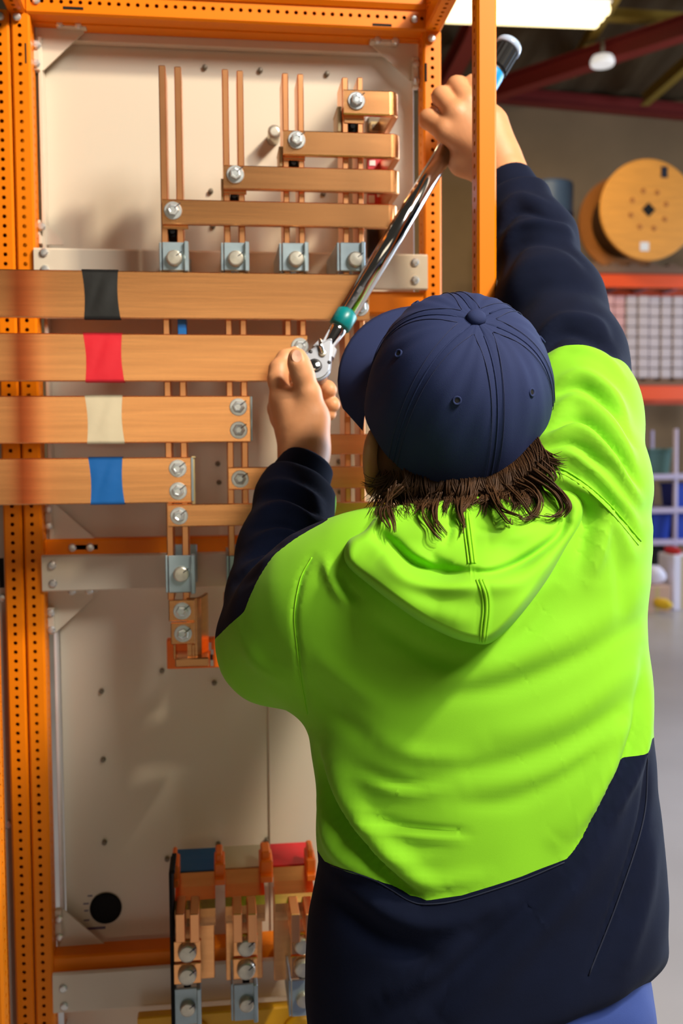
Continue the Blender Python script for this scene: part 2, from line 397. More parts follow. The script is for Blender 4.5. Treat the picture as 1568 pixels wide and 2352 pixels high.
# blue barrel
bx0 = W(1262, 520, YK+.45); br = .5*(wx(1315, 520, YK+.45)-wx(1212, 520, YK+.45)); bt = wz(1262, 424, YK+.45)
t = thing('blue_barrel', 'dull blue barrel on the rack to the left of the cable drum', 'barrel', (bx0[0], YK+.45, zs1))
hb = bt-zs1-.002
lathe('body', [(0, br*.96), (.02, br), (hb*.33, br*.985), (hb*.34, br*1.02), (hb*.36, br*1.02), (hb*.37, br*.985), (hb*.66, br*.985), (hb*.67, br*1.02), (hb*.69, br*1.02), (hb*.7, br*.985), (hb-.03, br), (hb-.012, br*.97)], (bx0[0], YK+.45, zs1+.002), (0, 0, 1), 'drum_blue', t, 32)
lathe('lid', [(hb-.012, br*.98), (hb, br*.97), (hb+.004, br*.9), (hb-.01, br*.88)], (bx0[0], YK+.45, zs1+.002), (0, 0, 1), 'drum_blue', t, 32)
# cartons on a pallet on the lower beam
x0, x1, _, _ = prect(1386, 700, 1600, 880, YK+.02)
zt = wz(1480, 868, YK); pallet('pallet', x0-.02, x1+.02, YK+.02, YK+.9, zs2, 'wooden pallet under the stack of small white cartons', zt-zs2)
cw = (x1-x0)/8; rows = 8; ch = (wz(1480, 676, YK)-zt)/rows; g = {}
for r in range(rows):
    for c in range(8):
        pk = c < 2 and r > 3
        key = 'p' if pk else 'w'
        X = x0+c*cw; Z = zt+r*ch
        if key not in g:
            bm = bmesh.new(); bm_box(bm, .008, cw-.008, 0, .38, .004, ch-.006, .006); bmesh.ops.recalc_face_normals(bm, faces=bm.faces)
            me = bpy.data.meshes.new('carton'); bm.to_mesh(me); bm.free(); me.materials.append(MATS['carton_pink' if pk else 'carton_white']); g[key] = me
        o = link('carton', g[key], None, (X, YK+.05+.01*((r*3+c*5) % 3), Z))
        rn = ['bottom', 'second', 'third', 'fourth', 'fifth', 'sixth', 'seventh', 'top'][r]; cn = ['first', 'second', 'third', 'fourth', 'fifth', 'sixth', 'seventh', 'eighth'][c]
        tag(o, f'{"pale pink" if pk else "small white"} carton on the rack, {rn} layer{"" if r in (0, 7) else " from below"}, {cn} from the stack\'s left', 'carton', 'cartons stacked on the rack')
# trolley with bins below
YT = 9.9
t = thing('wire_trolley', 'lilac-grey steel shelf trolley with bins under the racking', 'trolley', (wx(1560, 1200, YT), YT, 0))
tx0, tx1 = wx(1478, 1150, YT), wx(1640, 1150, YT); tp = .035; ztop = wz(1545, 985, YT)
xm = wx(1546, 1150, YT)
for xx in (tx0-.25, xm, tx1):
    for yy in (YT-.04, YT+.54): lathe('post', [(0, tp*.7), (ztop, tp*.7)], (xx, yy, 0), (0, 0, 1), 'lilac_steel', t, 10)
for py in (1095, 1172, 1245, 1330):
    zz = wz(1520, py, YT); box('shelf', tx0-.28, tx1+.03, YT-.07, YT+.57, zz-.028, zz+.028, 'lilac_steel', t, .006)
def bin_(px0, py0, px1, py1, Y, m, label, d=.4):
    x0, x1, z0, z1 = prect(px0, py0, px1, py1, Y); tt = thing('storage_bin', label, 'bin', ((x0+x1)/2, Y+d/2, z0))
    e = .02
    V = [(x0+e, Y+e, z0), (x1-e, Y+e, z0), (x1-e, Y+d-e, z0), (x0+e, Y+d-e, z0), (x0, Y, z1), (x1, Y, z1), (x1, Y+d, z1), (x0, Y+d, z1)]
    mobj('bin_body', V, [(0, 1, 2, 3), (0, 1, 5, 4), (1, 2, 6, 5), (2, 3, 7, 6), (3, 0, 4, 7)], m, tt)
    for a, b in (((x0-.01, Y-.012), (x1+.01, Y+.01)), ((x0-.01, Y+d-.01), (x1+.01, Y+d+.012))):
        box('bin_rim', a[0], b[0], a[1], b[1], z1-.03, z1, m, tt, .004)
    return tt
zsh = [wz(1520, py, YT)+.03 for py in (1095, 1172, 1245, 1330)]
def on_shelf(t, k):
    pass
bin_(1490, 1030, 1543, 1088, YT+.04, 'bin_green', 'grey-green storage bin on the top shelf of the trolley')
bin_(1440, 1178, 1492, 1238, YT+.04, 'bin_blue', 'blue storage bin on the trolley shelf, half hidden by the worker')
bin_(1496, 1178, 1541, 1238, YT+.04, 'bin_blue', 'blue storage bin on the trolley shelf left of the lilac post')
bin_(1554, 1178, 1610, 1238, YT+.04, 'bin_blue', 'blue storage bin at the right edge of the trolley shelf')
bin_(1554, 1110, 1610, 1166, YT+.04, 'bin_blue', 'blue storage bin one shelf up at the right edge')
bin_(1500, 1258, 1541, 1318, YT+.04, 'device_black', 'black storage bin on the lowest trolley shelf')
# things on the floor in front of it
YF = 9.3
def carton(name, px0, py0, px1, py1, Y, d, m, label, cat='box'):
    x0, x1, z0, z1 = prect(px0, py0, px1, py1, Y)
    if abs(z0) < .25: z0 = 0.0
    t = thing(name, label, cat, ((x0+x1)/2, Y+d/2, z0)); box('box_body', x0, x1, Y, Y+d, z0, z1, m, t, .008)
    xm = (x0+x1)/2; box('tape_strip', xm-.02, xm+.02, Y-.001, Y+.001, z0+.01, z1-.01, 'beige_plate', t, 0); return t
carton('cardboard_box', 1478, 1346, 1540, 1400, YF, .35, 'carton_brown', 'brown cardboard box on the floor under the white bag')
carton('cardboard_box', 1546, 1275, 1590, 1402, YF+.1, .35, 'bag_white', 'tall white box on the floor at the right edge')
def sack(px0, py0, px1, py1, Y, m, name, label, cat):
    x0, x1, z0, z1 = prect(px0, py0, px1, py1, Y); V = []; Fc = []; n, k = 14, 8
    for i in range(k+1):
        a = math.pi*i/k
        for j in range(n):
            b = 2*math.pi*j/n; rr = math.sin(a)**.6*(1+.1*math.sin(3*b+i))
            V.append(((x0+x1)/2+(x1-x0)/2*rr*math.cos(b), Y+.15+.15*rr*math.sin(b), (z0+z1)/2-(z1-z0)/2*math.cos(a)))
    for i in range(k):
        for j in range(n): Fc.append((i*n+j, i*n+(j+1) % n, (i+1)*n+(j+1) % n, (i+1)*n+j))
    return tag(mobj(name, V, Fc, m, None, True), label, cat)
sack(1478, 1302, 1540, 1346, YF+.02, 'bag_white', 'plastic_bag', 'crumpled white plastic bag on the brown box', 'bag')
sack(1545, 1258, 1572, 1278, YF+.12, 'red_cloth', 'red_rag', 'red rag lying on top of the tall white box', 'rag')
sack(1520, 1380, 1552, 1404, YF-.34, 'yellow_cloth', 'yellow_rag', 'yellow rag on the floor in front of the brown box', 'rag')
# ------------------------------------------------------------------ the switchboard cabinet frame
YP, YFR, YB = 1.55, 1.23, 1.40           # rear post faces, front post faces, faces of the copper bars
PITCH_H = 0.0139
fr = thing('cabinet_frame', 'tall orange perforated steel cabinet frame the worker reaches into', 'cabinet frame', (wx(500, 1800, YP), YP, 0))
ZT = wz(990, 72, YP)                      # underside of the top beams
ZTOP = ZT+0.052
def vpost(name, x0, x1, y0, d, z0, z1, parent, front=None, left=None, right=None, c=.003):
    prof = [(x0+c, y0), (x1-c, y0), (x1, y0+c), (x1, y0+d), (x0, y0+d), (x0, y0+c)]
    hol = {}
    off = ((z1-z0) % PITCH_H)/2
    if front is not None: hol[0] = (PITCH_H, front, .0032, off)
    if right is not None: hol[2] = (PITCH_H, right, .0032, off)
    if left is not None: hol[4] = (PITCH_H, left, .0032, off)
    return prism(name, prof, (0, 0, z0), (1, 0, 0), (0, 1, 0), (0, 0, 1), z1-z0, 'orange_paint', parent, hol)
xs = (wx(22, 120, YP)+wx(80, 2250, YP))/2     # seam between the two posts at the left
xl1 = (wx(67, 120, YP)+wx(124, 2250, YP))/2
vpost('rear_post', xs+.0012, xl1, YP, .040, 0.0, ZT+.004, fr, .45, None, .5)
xr0, xr1 = wx(973, 400, YP), wx(1014, 400, YP)
vpost('rear_post', xr0, xr1, YP, .040, 0.0, ZT, fr, .5, .5)
fx0, fx1 = wx(1096, 400, YFR), wx(1141, 400, YFR)
vpost('front_post', fx0, fx1, YFR, .026, 0.0, ZTOP, fr, None, .5)
flx = xs-.004
vpost('front_post', flx, flx+.028, YFR, .026, 0.0, ZTOP, fr, None, None, .5)
# beams across and front to back
def xbeam(name, xa, xb, y0, d, z0, z1, parent, hole=None, c=.003, lip=0, m='orange_paint'):
    h = z1-z0; prof = [(0, c), (c, 0), (h-c, 0), (h, c), (h, d), (0, d)]
    hol = {1: (PITCH_H, hole, .0032, ((xb-xa) % PITCH_H)/2)} if hole is not None else {}
    return prism(name, prof, (xa, y0, z0), (0, 0, 1), (0, 1, 0), (1, 0, 0), xb-xa, m, parent, hol)
xbeam('top_beam', xl1-.004, xr0+.006, YP-.003, .04, wz(500, 51, YP), wz(500, -2, YP), fr, .55)
xbeam('top_beam_lip', xl1, xr0, YP+.026, .03, wz(500, 71, YP+.026), wz(500, 53, YP+.026), fr, .5, .001)
xbeam('top_beam_edge', xl1-.004, xr1, YP-.012, .06, wz(500, -4, YP-.012), wz(500, -40, YP-.012), fr, None, .006)
xbeam('cross_beam', xl1, xr0, YP+.004, .03, wz(900, 720, YP), wz(900, 668, YP), fr, None)
xbeam('cross_beam', xl1, xr0, YP+.03, .03, wz(300, 1276, YP+.03), wz(300, 1236, YP+.03), fr, None)
xbeam('cross_beam', xl1, xr0, YP+.008, .04, wz(250, 2240, YP), wz(250, 2196, YP), fr, None)
def ybeam(x0, x1, parent):
    prof = [(x0+.003, 0), (x1-.003, 0), (x1, .003), (x1, .049), (x1-.003, .052), (x0+.003, .052), (x0, .049), (x0, .003)]
    off = .004
    prism('depth_beam', prof, (0, YFR+.02, ZT), (1, 0, 0), (0, 0, 1), (0, 1, 0), YP-YFR+.02, 'orange_paint', parent, {0: (PITCH_H, .5, .0032, off), 6: (PITCH_H, .5, .0032, off)})
ybeam(xr0+.002, xr1, fr); ybeam(flx+.001, flx+.027, fr)
pbox('slot', 142, 13, 193, 24, YP-.0034, .004, 'dark_hole', fr, .0015)
pbox('slot', 853, 52, 901, 62, YP-.0034, .004, 'dark_hole', fr, .0015)
pbox('slot', 55, 97, 62, 147, YP-.0004, .003, 'dark_hole', fr, .0015)
pbox('slot', 975, 143, 982, 189, YP-.0004, .003, 'dark_hole', fr, .0015)
for px, py in ((39, 39), (991, 88), (951, 44), (83, 1)): screw(px, py, YP-.0035, fr, 1.15)
# neighbouring frame on the left
nf = thing('adjoining_frame', 'second orange perforated frame standing hard against the left side of the cabinet', 'cabinet frame', (xs-.03, YP, 0))
vpost('rear_post', xs-.0285, xs-.0012, YP, .040, 0.0, ZT+.004, nf, .5)
vpost('front_post', wx(-75, 2300, YP-.05), wx(16, 2300, YP-.05), YP-.05, .02, 0, wz(5, 1400, YP), nf, None, None, .5)
screw(1, 38, YP-.0005, nf, 1.15)
box('side_panel', xs-.13, xs-.03, YP+.02, YP+.024, 0.2, ZT, 'grey_panel', nf, 0)
pbox('slot', -2, 1282, 9, 1350, YP+.0195, .001, 'dark_hole', nf, 0)
screw(6, 1373, YP+.02, nf, 1.2); screw(20, 1893, YP+.02, nf, 1.2)

# ------------------------------------------------------------------ white back panels, gussets and rails
YBK = 1.618
px0, px1 = xl1+.004, xr0-.002
up = thing('back_panel', 'large white back panel behind the upper copper bars', 'panel', ((px0+px1)/2, YBK, wz(500, 1255, YBK)))
box('sheet', px0, px1, YBK, YBK+.003, wz(500, 1258, YBK), wz(500, 45, YBK), 'white_paint', up, .0008)
z0, z1 = wz(500, 109, YBK-.014), wz(500, 55, YBK-.014)
box('top_flange', px0, px1, YBK-.014, YBK-.001, z0, z1, 'white_paint', up, .002)
box('side_strip', px0, px0+.006, YBK-.03, YBK-.001, wz(500, 1258, YBK), z0, 'white_paint', up, .001)  # white strip standing in for light showing through the gap beside the post
for px, py in ((470, 156), (597, 163), (750, 171), (484, 440), (489, 520), (500, 1065), (503, 1108), (742, 446), (778, 1060), (780, 1130)): screw(px, py, YBK, up, .9, 'panel_screw')
p = W(627, 320, YBK); lathe('standoff', [(0, .010), (.03, .010), (.031, .009), (.034, .0105), (.038, .0105), (.04, .006)], (p[0], YBK, p[2]), (0, -1, 0), 'nut_cream', up, 18)
lo = thing('back_panel', 'white lower back panel with a round black opening near its foot', 'panel', ((px0+px1)/2, YBK, wz(300, 2205, YBK)))
box('sheet', px0+.008, px1, YBK, YBK+.003, wz(300, 2205, YBK), wz(300, 1300, YBK), 'white_paint', lo, .0008)
box('side_strip', px0+.002, px0+.0065, YBK-.024, YBK, wz(300, 2100, YBK), wz(300, 1440, YBK), 'label_white', lo, .0008)  # paler strip added to imitate bright light in the gap
xj = wx(615, 1700, YBK); box('joint_cover', xj, px1, YBK-.004, YBK, wz(300, 2205, YBK), wz(300, 1480, YBK), 'white_paint', lo, .0015)
p = W(243, 2085, YBK); lathe('cable_grommet', [(0, .0255), (.003, .0255), (.005, .0235), (.0035, .021), (.0025, .02)], (p[0], YBK, p[2]), (0, -1, 0), 'black_rubber', lo, 32)
for k, (a, b, y) in enumerate(((201, 212, 2058), (191, 204, 2076), (193, 203, 2092), (192, 205, 2114), (196, 242, 2131))): pbox('printed_line', a, y-1.5, b, y+(4 if k == 4 else 1.5), YBK-.0004, .0006, 'print_ink', lo, 0)
for px, py in ((233, 1587), (237, 1744), (240, 1934), (492, 1568), (501, 1938), (384, 1972), (372, 1540), (612, 1928)): screw(px, py, YBK-(.004 if px > 560 else 0), lo, .9, 'panel_screw')
pl = thing('back_panel', 'pale panel at the very bottom of the cabinet under the lowest white rail', 'panel', ((px0+px1)/2, YBK, .5))
box('sheet', px0, px1, YBK, YBK+.003, .5, wz(300, 2240, YBK), 'white_paint', pl, .0008)
box('side_strip', px0+.004, px0+.0065, YBK-.024, YBK, .5, wz(300, 2330, YBK), 'label_white', pl, .0008)  # gap light again, put into the colour of an added pale strip

def gusset(c, a, b, Y, label, bolts, taba, tabb):
    """corner plate: pixel corner c, ends a (along the beam) and b (along the post)"""
    t = thing('corner_gusset', label, 'gusset', W(*c, Y)); P = [W(*q, Y) for q in (c, a, b)]
    u = (P[1]-P[0])*.18; v = (P[2]-P[0])*.18
    poly = [P[0], P[1], P[1]+v*.9, P[2]+u*.9, P[2]]
    V = [(q[0], Y, q[2]) for q in poly]+[(q[0], Y+.003, q[2]) for q in poly]
    mobj('plate', V, [(0, 1, 2, 3, 4), (5, 6, 7, 8, 9)]+[(i, (i+1) % 5, (i+1) % 5+5, i+5) for i in range(5)], 'white_paint', t)
    pbox('tab', *taba, Y-.012, .014, 'white_paint', t, .001); pbox('tab', *tabb, Y-.012, .014, 'white_paint', t, .001)
    for q in bolts: screw(q[0], q[1], Y-.012, t, 1.25)
    return t
YG = YP+.042
gusset((80, 52), (192, 56), (82, 160), YG, 'white triangular gusset in the top left corner of the cabinet', ((137, 54), (180, 57), (84, 104), (83, 146)), (128, 42, 197, 62), (74, 92, 90, 160))
gusset((960, 92), (852, 86), (960, 188), YG, 'white triangular gusset in the top right corner of the cabinet', ((866, 92), (907, 94), (955, 147), (956, 187)), (850, 78, 915, 98), (948, 130, 962, 200))
gusset((85, 562), (146, 562), (83, 505), YG, 'white triangular gusset just above the left end of the upper rail', ((95, 521), (104, 618)), (88, 540, 96, 560), (82, 505, 92, 540))
gusset((106, 1262), (222, 1258), (106, 1158), YG, 'white triangular gusset below the bar with the blue tape', ((111, 1170), (112, 1208), (166, 1258), (207, 1257)), (155, 1250, 226, 1264), (103, 1160, 118, 1214))
gusset((110, 1358), (214, 1358), (112, 1452), YG, 'white triangular gusset just below the middle rail', ((116, 1408), (118, 1447), (165, 1358), (205, 1357)), (150, 1352, 222, 1362), (109, 1396, 124, 1456))
gusset((132, 2200), (248, 2192), (128, 2092), YG, 'white triangular gusset in the bottom left corner above the lowest rail', ((135, 2111), (136, 2152), (189, 2194), (228, 2190)), (180, 2182, 248, 2204), (126, 2092, 141, 2160))

def rail(pxa, pxb, ref, y0, y1, label, bolts):
    Y = YP-.007; zt, zb = wz(ref, y0, Y), wz(ref, y1, Y)
    t = thing('mounting_rail', label, 'rail', ((wx(pxa, y0, Y)+wx(pxb, y0, Y))/2, Y, zb))
    prof = [(0, .002), (.002, 0), (zt-zb-.003, 0), (zt-zb, .003), (zt-zb, .006), (0, .006)]
    prism('rail_bar', prof, (wx(pxa, (y0+y1)/2, Y), Y, zb), (0, 0, 1), (0, 1, 0), (1, 0, 0), wx(pxb, (y0+y1)/2, Y)-wx(pxa, (y0+y1)/2, Y), 'white_paint', t)
    for q in bolts: screw(q[0], q[1], Y-.0002, t, 1.25)
    return t
rail(78, 982, 950, 583, 665, 'white mounting rail behind the four upper steel clamps', ((101, 580), (103, 619), (953, 602), (953, 643)))
rail(96, 990, 240, 1273, 1356, 'white mounting rail in the middle of the cabinet', ((120, 1298), (122, 1340)))
rail(121, 990, 250, 2229, 2320, 'white mounting rail at the bottom of the cabinet', ((145, 2270), (147, 2311)))

# ------------------------------------------------------------------ breaker behind the bar ends at the right
br = thing('circuit_breaker', 'tall circuit breaker with a red and white label behind the bar ends', 'circuit breaker', W(862, 600, 1.53))
pbox('case', 838, 266, 892, 598, 1.535, .075, 'label_white', br, .004, 2)
pbox('front_cover', 844, 268, 884, 302, 1.525, .011, 'device_grey', br, .002)
pbox('dial', 849, 278, 874, 300, 1.518, .008, 'beige_plate', br, .002)
pbox('dial_window', 855, 285, 874, 300, 1.5165, .002, 'device_grey', br, 0)
pbox('black_edge', 876, 270, 886, 302, 1.518, .008, 'device_black', br, .001)
pbox('label', 844, 352, 882, 472, 1.529, .007, 'label_red', br, .001)
for a in ((846, 355, 872, 363), (848, 368, 862, 380), (846, 448, 860, 466), (866, 440, 880, 452)): pbox('label_print', *a, 1.528, .002, 'label_white' if a[0] != 846 or a[1] > 400 else 'device_black', br, 0)
pbox('black_base', 844, 520, 888, 592, 1.522, .014, 'device_black', br, .002)

# ------------------------------------------------------------------ vertical copper bars in pairs
YV = 1.4115; VD = .058
cols = [((366, 382), (402, 418)), ((511, 526), (545, 560)), ((649, 663), (684, 698)), ((786, 800), (821, 834))]
tops = [(149, 152), (158, 161), (167, 169), (177, 177)]
cname = ['leftmost', 'second', 'third', 'rightmost']
VX = []
for i, (pr, tp) in enumerate(zip(cols, tops)):
    row = []
    for j in (0, 1):
        a, b = pr[j]; x0, x1 = wx(a, 300, YV), wx(b, 300, YV); zt = wz((a+b)/2, tp[j], YV); zb = wz(418, 1378, YV)
        t = thing('vertical_copper_bar', f'{"left" if j == 0 else "right"} upright copper bar of the {cname[i]} pair', 'copper bar', ((x0+x1)/2, YV, zb), 'upright copper bars')
        box('bar', x0, x1, YV, YV+VD, zb, zt, 'copper_edge', t, .0012)
        if i == 0 and j == 1:
            q = prect(400, 738, 430, 766, YV); box('phase_tape', x0-.0012, x1+.0012, YV-.0012, YV+VD+.0012, wz(420, 775, YV), wz(420, 725, YV), 'tape_blue', t, .001)
        row.append((x0, x1))
    VX.append(row)

# ------------------------------------------------------------------ stepped copper links, upper group and lower group
def link_bar(pxa, pxr, ref, y0, y1, boltpx, label, group, YR=1.53):
    z1, z0 = wz(ref, y0, YB), wz(ref, y1, YB); xa, xr = wx(pxa, (y0+y1)/2, YB), wx(pxr, (y0+y1)/2, YB)
    t = thing('copper_link_bar', label, 'copper bar', ((xa+xr)/2, YB, z0), group)
    r = .014; path = [(xa, YB), (xr-r-.0001, YB)]
    for k in range(0, 9):
        a = math.pi/2*k/8; path.append((xr-r+r*math.sin(a), YB+r-r*math.cos(a)))
    path += [(xr, YR)]
    ribbon('bar', path, .010, z0, z1, 'copper', t)
    if boltpx: bolt(boltpx[0], boltpx[1], YB, t)
    return t
G1, G2 = 'stepped copper links of the upper group', 'stepped copper links of the lower group'
link_bar(789, 917, 805, 205, 262, (818, 232), 'shortest horizontal copper link at the top of the upper group', G1)
link_bar(650, 921, 680, 299, 356, (681, 322), 'second horizontal copper link from the top of the upper group', G1)
link_bar(513, 920, 540, 379, 434, (540, 401), 'third horizontal copper link from the top of the upper group', G1)
link_bar(373, 915, 400, 457, 514, (397, 484), 'longest horizontal copper link of the upper group, just above the clamps', G1)
link_bar(797, 912, 815, 904, 957, (820, 930), 'shortest horizontal copper link of the lower group, beside the cap peak', G2)
link_bar(660, 912, 750, 997, 1044, (685, 1020), 'horizontal copper link between the worker\'s left wrist and head', G2)
link_bar(525, 912, 545, 1073, 1125, (551, 1100), 'horizontal copper link passing behind the left cuff', G2)
link_bar(386, 912, 420, 1158, 1210, (411, 1185), 'lowest horizontal copper link, passing behind the left forearm', G2)
# thin insulating plates and black spacers between the upright bars
for i, (px, py) in enumerate(((398, 530), (538, 448), (672, 372), (809, 288))):
    x0, x1 = VX[i][0][1], VX[i][1][0]
    t = thing('spacer_block', f'small black spacer between the bars of the {cname[i]} upright pair', 'spacer', ((x0+x1)/2, YV+.01, wz(px, py+12, YV)), 'black spacers between the upright bars')
    z0, z1 = wz(px, py+13, YV), wz(px, py-12, YV)
    box('block', x0+.0006, x1-.0006, YV+.006, YV+.05, z0, z1, 'black_rubber', t, .001)
    lathe('spacer_pin', [(0, .0035), (.006, .0035)], ((x0+x1)/2, YV+.006, (z0+z1)/2), (0, -1, 0), 'black_matte', t, 10)
    if i < 4: # copper nut plate under the bolt
        pbox('nut_plate', *( (374, 516, 432, 526), (513, 436, 566, 446), (652, 358, 700, 368), (790, 264, 836, 283))[i], YV-.0015, .002, 'copper', t, .0005)
for i, a in enumerate(((775, 246, 783, 302), (641, 338, 649, 382), (508, 412, 514, 462), (440, 1050, 447, 1160))):
    t = thing('insulating_plate', ['thin beige plate left of the rightmost upright pair', 'thin beige plate left of the third upright pair', 'thin beige plate left of the second upright pair', 'thin beige plate at the end of the blue-taped bar'][i], 'plate', W((a[0]+a[2])/2, a[3], YB+.016))
    pbox('plate_body', *a, YB+.014 if i < 3 else YB+.004, .05, 'beige_plate', t, .0008); pbox('plate_lip', a[0]-1, a[1]-2, a[2]+1, a[1]+2, YB+.0125 if i < 3 else YB+.0025, .052, 'beige_plate', t, .0005)

# ------------------------------------------------------------------ steel clamps on the rails
def clamp(px0, py0, px1, py1, bp, label, group, Y=YB+.0005, back=YP-.009):
    x0, x1, z0, z1 = prect(px0, py0, px1, py1, Y)
    t = thing('bar_clamp', label, 'clamp', ((x0+x1)/2, Y, z0), group)
    box('front_plate', x0, x1-.005, Y+.002, Y+.006, z0, z1, 'zinc_blue', t, .0012)
    box('side_strip', x1-.0062, x1, Y-.004, Y+.02, z0-.0015, z1+.0005, 'zinc_blue', t, .0012)
    box('back_plate', x0, x1, back-.004, back, z0-.002, z1+.004, 'zinc_blue', t, .0012)
    box('side_plate', x0-.004, x0-.0006, Y+.004, back, z0, z1, 'zinc_blue', t, .0008)
    bolt(bp[0], bp[1], Y+.002, t, 'round', 1.0)
    return t
GC = 'steel clamps on the upper rail'
for i, (a, b) in enumerate((((372, 555, 433, 621), (400, 594)), ((514, 556, 572, 621), (541, 595)), ((648, 557, 708, 622), (679, 596)), ((781, 556, 838, 622), (815, 597)))):
    clamp(*a, b, f'grey steel clamp holding the {cname[i]} upright pair to the upper rail', GC)
clamp(386, 1276, 448, 1362, (416, 1318), 'grey steel clamp on the middle rail, left of the worker\'s forearm', 'steel clamps on the middle rail')
clamp(527, 1276, 586, 1362, (550, 1318), 'grey steel clamp on the middle rail, mostly hidden by the navy sleeve', 'steel clamps on the middle rail')

# ------------------------------------------------------------------ four wide copper busbars with coloured tape
TAPES = [('black', 'tape_black', 190, 274), ('red', 'tape_red', 193, 283), ('cream', 'tape_cream', 197, 284), ('blue', 'tape_blue', 205, 284)]
BARS = [(848, 500, 625, 733, ((826, 706),)), (706, 400, 767, 876, ((688, 796), (690, 848))), (574, 330, 909, 1017, ((547, 935), (548, 988))), (438, 260, 1051, 1157, ((408, 1076), (409, 1128)))]
tape_obj = []
for (c, m, ta, tb), (xe, ref, y0, y1, bl) in zip(TAPES, BARS):
    z1, z0 = wz(ref, y0, YB), wz(ref, y1, YB); xa, xb = xs-.20, wx(xe, (y0+y1)/2, YB)
    t = thing('wide_busbar', f'wide horizontal copper busbar marked with a {c} tape band', 'busbar', ((xa+xb)/2, YB, z0), 'wide horizontal busbars')
    ribbon('bar', [(xa, YB), (xb, YB)], .010, z0, z1, 'copper', t)
    for q in bl: bolt(q[0], q[1], YB, t)
    if len(bl) == 2 and c in ('blue', 'cream'):   # backing strip behind the bolted end
        box('backing_strip', xb+.0005, xb+.0035, YB+.002, YB+.016, z0+.002, z1-.001, 'zinc_blue', t, .0005)
    # tape band, slightly waisted and rippled
    my = (y0+y1)/2; x0, x1 = wx(ta, my, YB), wx(tb, my, YB); n, k = 14, 14; V = []; Fc = []
    for i in range(k+1):
        v = i/k; wst = .05*math.sin(math.pi*v)
        for j in range(n+1):
            u = j/n; xx = x0+(x1-x0)*(wst+(1-2*wst)*u)+.002*(v-.5)
            rp = .0012*abs(math.sin(5*u+3*v))*math.sin(math.pi*u)*math.sin(math.pi*v)+.0008
            V.append((xx, YB-rp, z0-.0012+(z1-z0+.0024)*(1-v)))
    for i in range(k):
        for j in range(n): a = i*(n+1)+j; Fc.append((a, a+1, a+n+2, a+n+1))
    nf0 = len(V)                                   # wrap round the back
    for j in range(n+1): q = V[j]; V.append((q[0], YB+.0112, q[2]))
    for j in range(n+1): q = V[k*(n+1)+j]; V.append((q[0], YB+.0112, q[2]))
    for j in range(n):
        Fc.append((j, j+1, nf0+j+1, nf0+j)); b = k*(n+1); Fc.append((b+j, b+j+1, nf0+n+1+j+1, nf0+n+1+j)); Fc.append((nf0+j, nf0+j+1, nf0+n+2+j, nf0+n+1+j))
    o = mobj('phase_tape', V, Fc, m, t, True); o['label'] = f'{c} tape band'

# ------------------------------------------------------------------ terminal at the foot of the leftmost upright pair
t = thing('copper_terminal', 'copper terminal with two stacked bolts under the middle rail', 'terminal', W(430, 1532, YB))
pbox('terminal_tab', 387, 1378, 448, 1427, YB-.002, .008, 'copper', t, .0012); bolt(418, 1403, YB-.002, t)
pbox('terminal_tab', 392, 1430, 448, 1480, YB-.002, .008, 'copper', t, .0012); bolt(420, 1455, YB-.002, t)
x0, x1, z0, z1 = prect(446, 1372, 478, 1528, YB+.01)
ribbon('angle_strap', [(x0-.01, YB+.007), (x0+.004, YB+.007), (x0+.010, YB+.012), (x1-.003, YB+.04), (x1, YB+.06)], .006, z0, z1, 'copper', t)
pbox('lower_strap', 398, 1480, 404, 1515, YB+.006, .05, 'copper', t, .001); pbox('lower_strap', 440, 1480, 448, 1515, YB+.006, .05, 'copper', t, .001)
pbox('foot_plate', 402, 1512, 480, 1532, YB-.002, .06, 'copper', t, .0015)
t = thing('copper_terminal', 'copper terminal edge showing beside the navy elbow', 'terminal', W(540, 1532, YB))
pbox('angle_strap', 514, 1370, 534, 1528, YB+.01, .05, 'copper', t, .001); pbox('foot_plate', 520, 1512, 600, 1532, YB-.002, .06, 'copper', t, .0015)
pbox('terminal_tab', 540, 1378, 590, 1427, YB-.002, .008, 'copper', t, .0012)
t = thing('orange_sign', 'bright orange warning plate behind the copper terminal', 'sign', W(450, 1532, 1.49))
pbox('plate', 383, 1466, 640, 1533, 1.485, .02, 'orange_plastic', t, .001)
for a in ((479, 1476, 485, 1494), (484, 1492, 490, 1504), (483, 1516, 490, 1530)): pbox('print', *a, 1.4845, .001, 'label_white', t, 0)
for a in ((483, 1503, 488, 1516), (508, 1498, 516, 1520)): pbox('print', *a, 1.4845, .001, 'ink', t, 0)

